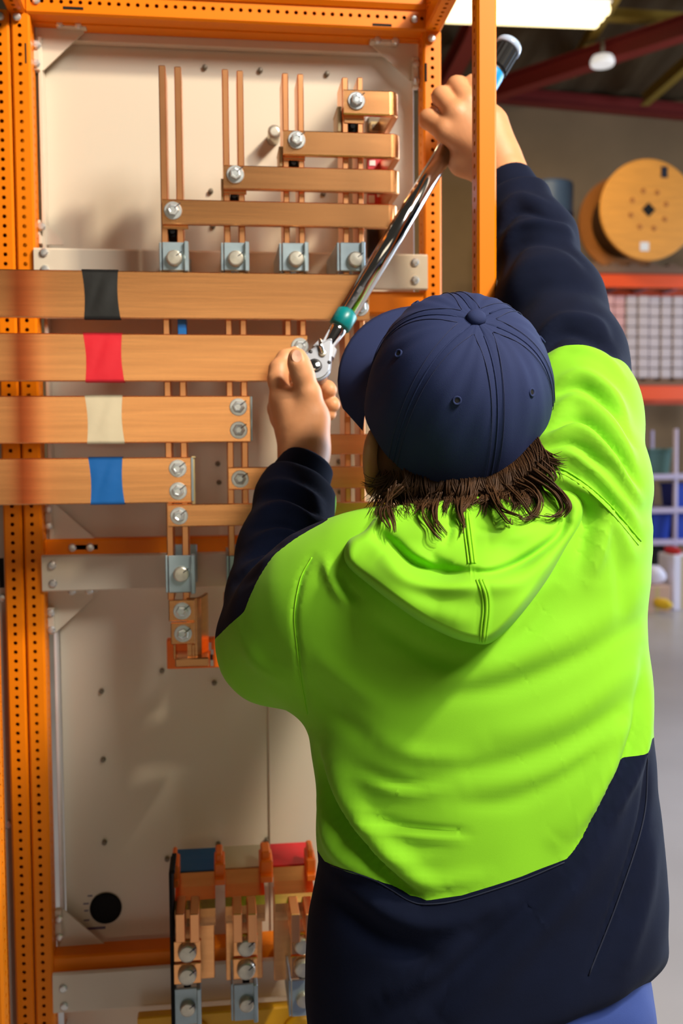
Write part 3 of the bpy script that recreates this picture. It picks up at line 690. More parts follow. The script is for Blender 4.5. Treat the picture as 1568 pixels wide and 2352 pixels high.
# ------------------------------------------------------------------ bottom terminals with blue, cream and red tape
ph = [('blue', 'tape_blue', 404, 494, 398, 462, 430, (2185, 2237), 2272, (403, 436), 2004),
      ('cream', 'tape_cream', 516, 604, 535, 592, 565, (2172, 2225), 2262, (535, 569), 1996),
      ('red', 'tape_red', 626, 714, 668, 726, 696, (2168, 2220), 2252, (668, 702), 1990)]
ZTP = wz(560, 2000, 1.50)
for c, m, a, b, ta, tb, bx_, by, cy_, st, ty in ph:
    t = thing('bottom_terminal', f'bent copper terminal with {c} tape at the bottom of the cabinet', 'terminal', W((a+b)/2, 2260, YB), 'bottom copper terminals')
    x0, x1 = wx(a, ty, 1.50), wx(b, ty, 1.50)
    def sheet(name, yz, th, mm, dx=0):
        V = []; Fc = []
        for (y, z) in yz:
            for s in (0, 1):
                for x in (x0+dx, x1-dx): V.append((x, y+s*th*.5, z-s*th))
        for i in range(len(yz)-1):
            p = i*4; Fc += [(p, p+1, p+5, p+4), (p+2, p+3, p+7, p+6), (p, p+2, p+6, p+4), (p+1, p+3, p+7, p+5)]
        Fc += [(0, 1, 3, 2), (len(V)-4, len(V)-3, len(V)-1, len(V)-2)]
        return mobj(name, V, Fc, mm, t)
    zt = wz((a+b)/2, ty, 1.50)
    sheet('bent_sheet', [(1.53, zt+.006), (1.50, zt), (1.472, zt-.010), (1.449, zt-.020), (1.440, zt-.030), (1.438, zt-.042), (1.442, zt-.052)], .006, 'copper')
    sheet('phase_tape', [(1.56, zt+.0135), (1.53, zt+.0085), (1.502, zt+.0025)], .010, m, -.001)
    for q in st:
        pbox('stub_bar', q, 2100, q+21, 2166, 1.386, .06, 'copper_edge', t, .001)
    for k in (0, 1):
        pbox('terminal_tab', ta, by[k]-24, tb, by[k]+24, YB-.002, .008, 'copper', t, .0012); bolt(bx_, by[k], YB-.002, t, 'round', 1.2)
    pbox('spacer_pin', bx_-8, by[1]+24, bx_+8, by[1]+40, YB+.01, .04, 'black_matte', t, .001)
    pbox('rear_bar', a+2, 2040, b-2, 2250, 1.475, .01, 'copper', t, .001)
    clamp(ta+2, cy_, tb, cy_+84, (bx_+1, cy_+42), f'grey steel clamp at the bottom under the {c} taped terminal', 'steel clamps on the bottom rail')
for i, (a, b, y) in enumerate(((392, 411, 1968), (492, 517, 1962), (597, 627, 1956), (704, 726, 1952))):
    t = thing('orange_spacer', ['orange plastic spacer clip left of the blue tape', 'orange plastic spacer clip between the blue and cream tape', 'orange plastic spacer clip between the cream and red tape', 'orange plastic spacer clip right of the red tape'][i], 'spacer clip', W((a+b)/2, y+80, 1.47), 'orange spacer clips')
    pbox('clip_body', a, y+22, b, y+64, 1.455, .05, 'orange_plastic', t, .002); pbox('clip_head', a+3, y, b-6, y+26, 1.462, .04, 'orange_plastic', t, .002)
    pbox('clip_foot', a+1, y+58, b-1, y+72, 1.445, .02, 'orange_plastic', t, .001)
t = thing('black_strip', 'narrow black insulating strip left of the blue taped terminal', 'strip', W(396, 2352, YB)); pbox('strip_body', 391, 2004, 399, 2430, YB-.002, .06, 'black_rubber', t, .001); pbox('strip_lip', 390, 2000, 401, 2008, YB-.004, .064, 'black_rubber', t, .0008)
t = thing('yellow_guard', 'yellow plastic guard plate at the bottom edge of the picture', 'guard plate', W(500, 2420, 1.50))
pbox('plate', 316, 2322, 760, 2460, 1.50, .02, 'yellow_plate', t, .002); p = W(440, 2380, 1.5); lathe('plate_boss', [(0, .03), (.008, .028), (.01, .02)], (p[0], 1.5, p[2]), (0, -1, 0), 'yellow_plate', t, 24)
p = W(690, 2370, 1.5); lathe('plate_boss', [(0, .03), (.008, .028), (.01, .02)], (p[0], 1.5, p[2]), (0, -1, 0), 'yellow_plate', t, 24)
# ------------------------------------------------------------------ implicit surfaces for the worker (camera-space metres: right, up, depth)
def surface_nets(f, org, h):
    s = f < 0; nx, ny, nz = f.shape
    c = np.zeros((nx-1, ny-1, nz-1), np.int8)
    offs = [(i, j, k) for i in (0, 1) for j in (0, 1) for k in (0, 1)]
    for i, j, k in offs: c += s[i:nx-1+i, j:ny-1+j, k:nz-1+k]
    act = (c > 0) & (c < 8); idx = np.argwhere(act); n = len(idx)
    ids = np.full(c.shape, -1, np.int64); ids[act] = np.arange(n)
    cv = np.stack([f[idx[:, 0]+i, idx[:, 1]+j, idx[:, 2]+k] for i, j, k in offs], 1)
    acc = np.zeros((n, 3)); cnt = np.zeros(n); oa = np.array(offs, float)
    for a in range(8):
        for ax in range(3):
            if offs[a][ax]: continue
            b = a+(4, 2, 1)[ax]; va, vb = cv[:, a], cv[:, b]; m = (va < 0) != (vb < 0)
            t = np.where(m, va/np.where(np.abs(va-vb) < 1e-12, 1, va-vb), 0)[:, None]
            acc += np.where(m[:, None], oa[a]+t*(oa[b]-oa[a]), 0); cnt += m
    V = (idx+acc/cnt[:, None])*h+org
    Q = []
    for ax in range(3):
        sl0 = [slice(None)]*3; sl1 = [slice(None)]*3; sl0[ax] = slice(0, -1); sl1[ax] = slice(1, None)
        s0, s1 = s[tuple(sl0)], s[tuple(sl1)]; e = np.argwhere(s0 != s1)
        o1, o2 = [a for a in range(3) if a != ax]
        ok = (e[:, o1] > 0) & (e[:, o2] > 0) & (e[:, o1] < f.shape[o1]-1) & (e[:, o2] < f.shape[o2]-1); e = e[ok]
        def cell(d1, d2):
            q = e.copy(); q[:, o1] -= d1; q[:, o2] -= d2; return ids[q[:, 0], q[:, 1], q[:, 2]]
        q = np.stack([cell(0, 0), cell(1, 0), cell(1, 1), cell(0, 1)], 1)
        fl = s0[e[:, 0], e[:, 1], e[:, 2]] ^ (ax == 1)
        q[~fl] = q[~fl][:, ::-1]; Q.append(q)
    return V, np.concatenate(Q)
def grid(lo, hi, h):
    ax = [np.arange(a, b+h, h, dtype=np.float32) for a, b in zip(lo, hi)]
    return np.meshgrid(*ax, indexing='ij'), np.array(lo, float)
def cone(G, a, b, r1, r2, sq=None):
    a = np.asarray(a, np.float32); b = np.asarray(b, np.float32); d = b-a; L = float(d@d)+1e-12
    px, py, pz = G[0]-a[0], G[1]-a[1], G[2]-a[2]
    t = np.clip((px*d[0]+py*d[1]+pz*d[2])/L, 0, 1)
    return np.sqrt((px-t*d[0])**2+(py-t*d[1])**2+(pz-t*d[2])**2)-(r1+(r2-r1)*t)
def ell(G, c, A, r):
    """ellipsoid with orthonormal axes A (rows) and radii r"""
    p = [G[i]-c[i] for i in range(3)]; q = [sum(A[k][i]*p[i] for i in range(3)) for k in range(3)]
    k0 = np.sqrt(sum((q[i]/r[i])**2 for i in range(3))); k1 = np.sqrt(sum((q[i]/r[i]**2)**2 for i in range(3)))+1e-9
    return k0*(k0-1)/k1
def smin(a, b, k):
    h = np.clip(.5+.5*(b-a)/k, 0, 1); return b+(a-b)*h-k*h*(1-h)
def chain(G, nodes, k=.015, f=None):
    """nodes (px, py, depth, radius)"""
    for n0, n1 in zip(nodes[:-1], nodes[1:]):
        c = cone(G, PC(*n0[:3]), PC(*n1[:3]), n0[3], n1[3]); f = c if f is None else smin(f, c, k)
    return f
def smooth_mesh(V, Q, it=2, lam=.5):
    e = np.concatenate([Q[:, [0, 1]], Q[:, [1, 2]], Q[:, [2, 3]], Q[:, [3, 0]]]); e = np.concatenate([e, e[:, ::-1]])
    deg = np.bincount(e[:, 0], minlength=len(V))[:, None]+1e-9
    for _ in range(it):
        for l in (lam, -lam*1.03):
            s = np.stack([np.bincount(e[:, 0], V[e[:, 1], i], len(V)) for i in range(3)], 1)
            V = V+l*(s/deg-V)
    return V
def normals(V, Q):
    n = np.cross(V[Q[:, 2]]-V[Q[:, 0]], V[Q[:, 3]]-V[Q[:, 1]]); N = np.zeros_like(V)
    for i in range(4): np.add.at(N, Q[:, i], n)
    return N/(np.linalg.norm(N, axis=1, keepdims=True)+1e-12)
def polydist(P, poly):
    """distance of pixels P to a polyline, with the parameter 0..1 along it"""
    poly = np.asarray(poly, float); best = np.full(len(P), 1e9); bt = np.zeros(len(P)); side = np.zeros(len(P))
    L = np.linalg.norm(np.diff(poly, axis=0), axis=1); cum = np.concatenate([[0], np.cumsum(L)])
    for i in range(len(poly)-1):
        d = poly[i+1]-poly[i]; q = P-poly[i]; t = np.clip(q@d/(d@d), 0, 1); r = q-t[:, None]*d
        dd = np.hypot(r[:, 0], r[:, 1]); m = dd < best; best[m] = dd[m]; bt[m] = (cum[i]+t[m]*L[i])/cum[-1]
        side[m] = np.sign(d[0]*q[m, 1]-d[1]*q[m, 0])
    return best, bt, side
def spline(pts, n=8):
    P = np.asarray(pts, float); P = np.vstack([2*P[0]-P[1], P, 2*P[-1]-P[-2]]); out = []
    for i in range(1, len(P)-2):
        for t in np.linspace(0, 1, n, endpoint=False):
            out.append(.5*((2*P[i])+(-P[i-1]+P[i+1])*t+(2*P[i-1]-5*P[i]+4*P[i+1]-P[i+2])*t*t+(-P[i-1]+3*P[i]-3*P[i+1]+P[i+2])*t**3))
    out.append(P[-2]); return np.array(out)
def fold_field(P, folds):
    H = np.zeros(len(P))
    for poly, amp, wd in folds:
        s = spline(poly, 5); lo, hi = s.min(0)-3*wd, s.max(0)+3*wd
        m = np.all((P > lo) & (P < hi), axis=1)
        if not m.any(): continue
        d, t, _ = polydist(P[m], s); H[m] += amp*.001*np.exp(-(d/wd)**2)*np.sin(np.pi*np.clip(t, .02, .98))**.5
    return H
def cs_mesh(name, V, Q, m, parent=None, smooth=True):
    return mobj(name, c2w(V), Q, m, parent, smooth)

mat('skin', srgb(214, 152, 106), 0.5, sss=0.15, noise=(30, 0.06), bump=(160, 0.12, 0.0015))
mat('nail', srgb(240, 188, 160), 0.35)
mat('hair_brown', srgb(66, 43, 23), 0.55, noise=(40, 0.35), spec=0.25)
mat('lime_fleece', srgb(132, 206, 20), 0.85, sheen=0.05, noise=(9, 0.025), bump=(1500, 0.10, 0.0006))
mat('navy_fleece', srgb(8, 17, 40), 0.95, spec=0.2, noise=(30, 0.10), bump=(1200, 0.15, 0.0007))
mat('lime_stitch', srgb(136, 208, 12), 0.8); mat('navy_stitch', srgb(16, 26, 50), 0.8)
mat('cap_twill', srgb(38, 49, 88), 0.85, spec=0.25, noise=(12, 0.05), bump=(900, 0.2, 0.0006, (1, 1, 2.2)))
mat('cap_stitch', srgb(33, 42, 78), 0.8)
mat('cap_dark', srgb(28, 36, 68), 0.8)
mat('trouser_blue', srgb(40, 64, 132), 0.8, noise=(20, 0.06), bump=(800, 0.15, 0.0006))
mat('boot_leather', srgb(70, 52, 36), 0.6)

# ---- hoodie
TORSO = [  # py, left, right, depth of the axis, half depth
    (1120, 1010, 1270, 1.050, .060), (1165, 930, 1350, 1.045, .075), (1210, 830, 1430, 1.04, .090), (1260, 770, 1462, 1.035, .103),
    (1330, 722, 1472, 1.03, .115), (1450, 695, 1478, 1.03, .124), (1600, 700, 1483, 1.03, .128), (1700, 713, 1488, 1.03, .130),
    (1800, 722, 1496, 1.03, .131), (1975, 730, 1514, 1.03, .134), (2100, 707, 1520, 1.03, .137), (2200, 700, 1521, 1.03, .138),
    (2290, 702, 1500, 1.03, .136), (2380, 712, 1490, 1.03, .130), (2500, 730, 1490, 1.03, .12)]
ARM_L = [(860, 1360, 1.00, .083), (765, 1400, 1.02, .079), (690, 1440, 1.05, .070), (634, 1478, 1.085, .0615)]
FORE_L = [(634, 1478, 1.085, .0605), (640, 1380, 1.125, .0575), (657, 1262, 1.18, .0535), (678, 1150, 1.235, .0480), (694, 1085, 1.262, .0400)]
ARM_R = [(1265, 1230, 1.02, .080), (1316, 1120, 1.03, .073), (1322, 960, 1.09, .0655), (1306, 830, 1.155, .0615), (1264, 700, 1.235, .0605), (1222, 560, 1.305, .0515), (1176, 456, 1.35, .0415), (1163, 425, 1.36, .038)]
CUFF_L = ((686, 1106, 1.258), (709, 1062, 1.272)); CUFF_R = ((1186, 468, 1.352), (1165, 414, 1.372))
def torso_field(G, grow=0.0):
    py = np.array([r[0] for r in TORSO], float); d = np.array([r[3] for r in TORSO])
    y = (1176-py)*d/F; xl = (np.array([r[1] for r in TORSO])-784)*d/F; xr = (np.array([r[2] for r in TORSO])-784)*d/F; rz = np.array([r[4] for r in TORSO])
    o = np.argsort(y); yy = G[1]
    I = lambda a: np.interp(yy, y[o], a[o]).astype(np.float32)
    L, R_, D, Z = I(xl), I(xr), I(d), I(rz)
    rx = (R_-L)/2+grow; cx = (L+R_)/2; Z = Z+grow
    n = 2.25; k = ((np.abs(G[0]-cx)/rx)**n+(np.abs(G[2]-D)/Z)**n)**(1/n)
    f = (k-1)*np.minimum(rx, Z)*.95
    return np.maximum(f, yy-float(y.max())-.0)
def hoodie_field(G):
    t = torso_field(G)
    gx, gy = 784+F*G[0]/G[2], 1176-F*G[1]/G[2]
    cut = (gy-np.interp(gx, [600, 1100, 1285, 1390, 1440, 1482, 1560], [2470, 2420, 2352, 2312, 2292, 2264, 2200]).astype(np.float32))*G[2]/F*.9
    t = -smin(-t, -cut, .012)
    f = smin(t, chain(G, ARM_L, .03), .045)
    def ended(c, p0, p1):
        n = p1-p0; n = n/np.linalg.norm(n); pl = sum((G[i]-np.float32(p0[i]))*np.float32(n[i]) for i in range(3)); return -smin(-c, -pl, .012)
    f = smin(f, ended(chain(G, ARM_R, .03), PC(*CUFF_R[0]), PC(*CUFF_R[1])), .05)
    f = smin(f, ended(chain(G, FORE_L, .02), PC(*CUFF_L[0]), PC(*CUFF_L[1])), .018)
    return f
allp = [PC(*n[:3]) for n in ARM_L+FORE_L+ARM_R]+[PC(690, 2480, .86), PC(1540, 2480, 1.2), PC(1100, 1100, .85)]
lo = np.min(allp, 0)-.075; hi = np.max(allp, 0)+.075
HG = .0045
G, org = grid(lo, hi, HG)
Vh, Qh = surface_nets(hoodie_field(G), org, HG); del G
Vh = smooth_mesh(Vh, Qh, 3)
NAVY_EDGE = [(600, 1930), (730, 1954), (748, 1978), (800, 1996), (850, 2010), (892, 2032), (940, 2060), (982, 2067), (1060, 2056), (1200, 2011), (1300, 1969), (1330, 1930), (1390, 1812), (1424, 1748), (1470, 1727), (1488, 1698), (1600, 1660)]
FOLDS = [
    ([(1475, 1350), (1340, 1440), (1200, 1510), (1040, 1552), (900, 1545)], 3.2, 34), ([(1478, 1420), (1330, 1510), (1170, 1575), (1010, 1600)], -3, 24),
    ([(1478, 1520), (1300, 1640), (1120, 1700)], 2.6, 30), ([(1470, 1600), (1310, 1700), (1110, 1765), (960, 1770)], -2.4, 22),
    ([(1440, 1660), (1260, 1770), (1080, 1812)], 2.2, 22), ([(1400, 1720), (1200, 1835), (1040, 1850)], -1.8, 18),
    ([(860, 1690), (960, 1735), (1060, 1738)], 2, 22), ([(815, 1760), (930, 1800), (1030, 1790)], -2, 12), ([(800, 1785), (920, 1822), (1020, 1812)], 1.8, 12),
    ([(815, 1872), (950, 1902), (1075, 1912)], -3, 7), ([(820, 1890), (950, 1918), (1060, 1926)], 2.6, 10), ([(850, 1955), (940, 1975), (1010, 1968)], 1.6, 14),
    ([(900, 2000), (1000, 2030), (1120, 2010)], 2.4, 18), ([(940, 2045), (1000, 2050), (1060, 2035)], -1.6, 8),
    ([(722, 1725), (738, 1790), (775, 1872), (835, 1950), (900, 2018), (960, 2064)], -13, 11),
    ([(760, 1740), (795, 1830), (850, 1905), (915, 1975), (985, 2035)], 7, 26), ([(722, 1790), (742, 1880), (790, 1965), (870, 2022)], 7, 20),
    ([(1480, 1490), (1462, 1640), (1436, 1745), (1390, 1830), (1335, 1925), (1290, 1985)], -5, 12),
    ([(1492, 1560), (1474, 1690), (1444, 1790), (1400, 1870)], 6, 18), ([(1440, 1640), (1400, 1740), (1340, 1850), (1280, 1930)], 6, 24),
    ([(1420, 1800), (1350, 1960), (1210, 2140), (1010, 2352)], 9, 46), ([(1310, 1985), (1190, 2110), (1040, 2255), (960, 2352)], -6, 20),
    ([(1485, 1740), (1476, 1880), (1420, 2060), (1350, 2240)], -4, 9), ([(1510, 1900), (1480, 2060), (1430, 2230)], 5, 24),
    ([(770, 2010), (900, 2095), (1010, 2118), (1160, 2068)], 6, 26), ([(760, 2060), (880, 2160), (1000, 2200)], -5, 26), ([(880, 2300), (1000, 2220), (1080, 2130)], 6, 22),
    ([(850, 1415), (930, 1475), (1010, 1515), (1090, 1530)], -3, 20), ([(1130, 1515), (1220, 1440), (1290, 1340)], -2.5, 18),
    # left shoulder and sleeve
    ([(716, 1275), (690, 1330), (676, 1410), (682, 1490), (704, 1640)], -2.2, 6), ([(640, 1400), (664, 1372), (690, 1352)], 2.5, 14),
    ([(560, 1480), (600, 1530), (660, 1560)], 3, 18), ([(720, 1500), (800, 1560), (880, 1620)], 3, 26), ([(700, 1560), (770, 1640), (850, 1700)], -3, 24), ([(770, 1310), (790, 1350), (818, 1375)], -6, 9), ([(745, 1285), (765, 1330), (800, 1390)], 4, 14),
    ([(600, 1118), (660, 1112), (750, 1165)], 4, 11), ([(595, 1150), (655, 1140), (755, 1200)], -4.5, 9), ([(585, 1180), (660, 1165), (758, 1235)], 5, 12), ([(580, 1215), (650, 1205), (752, 1265)], -5, 9),
    ([(570, 1250), (640, 1222), (700, 1240), (752, 1290)], 5, 12), ([(560, 1285), (640, 1258), (720, 1290)], -5, 9), ([(552, 1318), (620, 1288), (700, 1300)], 5, 12), ([(545, 1345), (610, 1322), (680, 1330)], -4.5, 9),
    ([(538, 1378), (590, 1350), (640, 1352)], 4, 11), ([(530, 1410), (575, 1385), (620, 1385)], -3.5, 9), ([(700, 1130), (735, 1190), (750, 1260)], 4, 14),
    # right sleeve
    ([(1140, 500), (1190, 455), (1262, 470)], 4.5, 11), ([(1140, 535), (1195, 480), (1280, 505)], -5, 9), ([(1142, 590), (1195, 520), (1290, 528), (1325, 580)], 6, 13), ([(1150, 640), (1200, 560), (1290, 560), (1340, 610)], -4.5, 11),
    ([(1160, 690), (1210, 610), (1300, 600), (1350, 660)], 3.5, 20), ([(1180, 720), (1240, 660), (1330, 660), (1370, 700)], -3, 18), ([(1225, 790), (1290, 735), (1370, 745), (1400, 790)], 5, 14), ([(1240, 815), (1300, 765), (1380, 785), (1420, 830)], -4.5, 10),
    ([(1245, 835), (1310, 800), (1390, 820), (1430, 870)], 4, 11),
    ([(1275, 880), (1340, 862), (1400, 905), (1445, 985)], 5, 14), ([(1270, 905), (1335, 890), (1400, 940), (1450, 1020)], -5, 10), ([(1265, 950), (1330, 925), (1405, 985), (1458, 1070)], 6, 15), ([(1258, 985), (1335, 962), (1410, 1030), (1463, 1115)], -7, 9),
    ([(1255, 1008), (1335, 990), (1410, 1060), (1466, 1150)], 6, 14), ([(1250, 1030), (1320, 1020), (1390, 1080)], -4.5, 9), ([(1248, 1052), (1310, 1045), (1390, 1110), (1460, 1200)], 4.5, 12),
    ([(1240, 1072), (1290, 1078), (1345, 1112), (1405, 1165), (1472, 1245)], -3, 7), ([(1245, 1095), (1300, 1105), (1380, 1170), (1450, 1270)], 4.5, 15), ([(1300, 1125), (1345, 1170), (1340, 1230), (1325, 1290)], -5, 15), ([(1330, 1110), (1378, 1180), (1375, 1260), (1350, 1330)], 6, 18), ([(1410, 1240), (1430, 1330), (1420, 1420)], -3, 18),
]
Nh = normals(Vh, Qh); Ph = pix(Vh); view = Vh/np.linalg.norm(Vh, axis=1, keepdims=True)
if (Nh*(Vh-Vh.mean(0))).sum() < 0: Qh = Qh[:, ::-1]; Nh = -Nh
Vbase = Vh.copy()
facing = np.clip(-(Nh*view).sum(1)*2.2, 0, 1)
# cut the cloth along its colour seams
def scalar_navy(V):
    P = pix(V); e = np.array(NAVY_EDGE, float); fy = P[:, 1]-np.interp(P[:, 0], e[:, 0], e[:, 1]); s_body = fy*V[:, 2]/F*.8
    return s_body
def split_plane(V, a, b, c):
    """signed side of the plane through three camera-space points"""
    n = np.cross(b-a, c-a); n /= np.linalg.norm(n); return (V-a)@n
sb = scalar_navy(Vbase)
# left sleeve: seam runs from the elbow tip up the inside of the arm
pL = split_plane(Vbase, PC(508, 1457, 1.05), PC(612, 1368, 1.03), PC(752, 1268, 1.16))
fl_c = PC(650, 1300, 1.16)
if split_plane(fl_c[None], PC(508, 1457, 1.05), PC(612, 1368, 1.03), PC(752, 1268, 1.16))[0] < 0: pL = -pL
Ph = pix(Vbase); mL = (Ph[:, 0] < 775) & (Ph[:, 1] < 1530) & (Vbase[:, 2] > .98)
pR = split_plane(Vbase, PC(1262, 852, 1.12), PC(1350, 834, 1.09), PC(1440, 905, 1.15))
if split_plane(PC(1264, 700, 1.235)[None], PC(1262, 852, 1.12), PC(1350, 834, 1.09), PC(1440, 905, 1.15))[0] < 0: pR = -pR
mR = (Ph[:, 1] < 1050) & (Ph[:, 0] > 1000)
S = np.where(mR, pR, np.where(mL, pL, sb))
region = np.where(mR, 2, np.where(mL, 1, 0))
_e = np.concatenate([Qh[:, [0, 1]], Qh[:, [1, 2]], Qh[:, [2, 3]], Qh[:, [3, 0]]]); _e = np.concatenate([_e, _e[:, ::-1]]); _dg = np.bincount(_e[:, 0], minlength=len(S))+1e-9
for _ in range(14):
    _m = np.bincount(_e[:, 0], S[_e[:, 1]], len(S))/_dg; S = np.where(region == 1, .5*S+.5*_m, S)
FORE = [f for f in FOLDS if max(p[0] for p in f[0]) < 762 and max(p[1] for p in f[0]) < 1425]
BODY = [f for f in FOLDS if not any(f is g for g in FORE)]
Ph = pix(Vbase); navyL = np.clip((S-.014)/.02, 0, 1)*(region == 1)
Vh = Vh+Nh*((fold_field(Ph, BODY)*np.where((region == 1) & (S > 0), 0, 1)+fold_field(Ph, FORE)*navyL)*facing*1.4)[:, None]
# soft irregular creasing of the cloth
def wobble(V, s, seed):
    r = np.random.default_rng(seed); o = np.zeros(len(V))
    for _ in range(7):
        k = r.normal(size=3)*s; o += np.sin(V@k+r.uniform(0, 6))
    return o/7
Vh = Vh+Nh*(.0035*wobble(Vh, 24, 3)+.0012*wobble(Vh, 70, 4))[:, None]*.8
Vh = smooth_mesh(Vh, Qh, 1)
def clip_mesh(V, Q, S, keep):
    """triangles on the side S*keep >= 0, cut along S = 0"""
    T = np.concatenate([Q[:, [0, 1, 2]], Q[:, [0, 2, 3]]]); s = S*keep; pos = s >= 0
    npos = pos[T].sum(1); full = T[npos == 3]; Vn = list(V); cache = {}; out = [full]
    extra = []
    def cut(a, b):
        k = (min(a, b), max(a, b))
        if k not in cache:
            t = s[a]/(s[a]-s[b]); cache[k] = len(Vn); Vn.append(V[a]+(V[b]-V[a])*t)
        return cache[k]
    for tri in T[(npos == 1) | (npos == 2)]:
        p = [pos[i] for i in tri]; poly = []
        for i in range(3):
            a, b = tri[i], tri[(i+1) % 3]
            if pos[a]: poly.append(a)
            if pos[a] != pos[b]: poly.append(cut(a, b))
        for i in range(1, len(poly)-1): extra.append((poly[0], poly[i], poly[i+1]))
    tri = np.concatenate([full, np.array(extra, int).reshape(-1, 3)])
    used, inv = np.unique(tri, return_inverse=True)
    return np.array(Vn)[used], inv.reshape(-1, 3)
HOOD_V, HOOD_Q = Vh, Qh

# ------------------------------------------------------------------ the body: head, neck, trunk, arms, hands, legs
HEAD_C = PC(1040, 985, 1.085)
def frame(yaw, pitch, roll):
    y, p, r = (math.radians(a) for a in (yaw, pitch, roll))
    R0 = np.array([1., 0, 0]); U0 = np.array([0, 1., 0]); F0 = np.array([0, 0, 1.])
    Fw = F0*math.cos(y)-R0*math.sin(y); Rt = R0*math.cos(y)+F0*math.sin(y)
    Ff = Fw*math.cos(p)+U0*math.sin(p); Uu = U0*math.cos(p)-Fw*math.sin(p)
    def roll_(v):  # counter-clockwise in the picture
        return np.array([v[0]*math.cos(r)-v[1]*math.sin(r), v[0]*math.sin(r)+v[1]*math.cos(r), v[2]])
    return roll_(Rt), roll_(Uu), roll_(Ff)
HR, HU, HF = frame(17, 18, 6)
def head_field(G):
    A = (HR, HU, HF); c = HEAD_C
    f = ell(G, c+HU*.03-HF*.008, A, (.076, .085, .095))
    f = smin(f, ell(G, c-HU*.045+HF*.025, A, (.062, .075, .072)), .03)            # face and jaw
    f = smin(f, ell(G, c-HU*.098+HF*.062, A, (.026, .020, .022)), .03)            # chin
    f = smin(f, cone(G, c+HF*.088+HU*.005, c+HF*.112-HU*.032, .008, .0125), .012)  # nose
    f = smin(f, ell(G, c+HF*.080+HU*.022, A, (.052, .010, .012)), .015)           # brow
    for s in (-1, 1): f = -smin(-f, ell(G, c+HF*.098+HU*.004+HR*(s*.030), A, (.015, .010, .012)), .008)  # eye sockets
    for s in (-1, 1): f = smin(f, ell(G, c+HF*.078+HU*.004+HR*(s*.030), A, (.012, .0105, .012)), .003)   # eyes
    f = smin(f, ell(G, c+HF*.088-HU*.058, A, (.022, .0055, .010)), .006)          # lips
    f = smin(f, ell(G, c+HF*.087-HU*.068, A, (.019, .0055, .010)), .005)
    f = smin(f, cone(G, c-HU*.055-HF*.03, PC(1075, 1230, 1.06), .056, .062), .03)  # neck
    for s in (-1, 1):                                                              # ears
        e = c+HR*(s*.093)-HU*.028-HF*.004
        Ae = (HR*.75*s+HF*-.66, HU, HR*.66*s+HF*.75); Ae = tuple(a/np.linalg.norm(a) for a in Ae)
        er = ell(G, e+HU*.004, Ae, (.020, .034, .0085)); er = smin(er, ell(G, e-HU*.028+HF*.006, Ae, (.010, .012, .006)), .01)
        er = -smin(-er, ell(G, e+Ae[2]*.009+HU*.004, Ae, (.011, .021, .006)), .004)
        f = smin(f, er, .008)
    return f
LH = dict(wrist=[(690, 1105, 1.262, .029), (697, 1050, 1.282, .0285), (694, 1012, 1.287, .029)])
def left_hand(G):
    f = chain(G, LH['wrist'], .02)
    f = smin(f, chain(G, [(704, 1012, 1.283, .026), (716, 960, 1.282, .0225)], .015), .02)           # thenar side
    for kn in ((646, 920, 1.296), (640, 938, 1.312), (645, 958, 1.325), (655, 978, 1.334)):          # metacarpals
        f = smin(f, chain(G, [(690, 1010, 1.290, .022), (*kn, .0148)], .012), .010)
    f = smin(f, chain(G, [(684, 970, 1.285, .024), (668, 925, 1.285, .0185)], .02), .02)
    th = chain(G, [(715, 965, 1.280, .0195), (708, 905, 1.272, .0150), (694, 858, 1.264, .0132), (685, 832, 1.260, .0118), (682, 818, 1.259, .0098)], .010)
    f = smin(f, th, .012)
    ix = chain(G, [(648, 925, 1.296, .0148), (638, 872, 1.302, .0128), (640, 848, 1.308, .0124), (655, 823, 1.318, .0108), (676, 812, 1.330, .0096)], .006)
    f = smin(f, ix, .006)
    fingers = [[(640, 938, 1.312, .0145), (652, 905, 1.345, .0125), (690, 893, 1.366, .0118), (722, 892, 1.362, .0115), (750, 893, 1.346, .0108), (757, 896, 1.340, .0098)],
               [(645, 958, 1.325, .0140), (662, 935, 1.358, .0118), (700, 926, 1.372, .0112), (735, 926, 1.362, .0110), (760, 928, 1.347, .0102), (765, 930, 1.342, .0092)],
               [(655, 978, 1.334, .0130), (672, 960, 1.360, .0105), (705, 950, 1.370, .0098), (735, 948, 1.362, .0095), (754, 950, 1.350, .0088), (758, 951, 1.346, .0078)]]
    g = None
    for q in fingers:
        c = chain(G, q, .006); g = c if g is None else smin(g, c, .0025)
    f = smin(f, g, .004)
    # thumb nail bed
    f = -smin(-f, ell(G, PC(681, 817, 1.2462), ((1, 0, 0), (0, 1, 0), (0, 0, 1)), (.0072, .0090, .0022)), .0012)
    return f
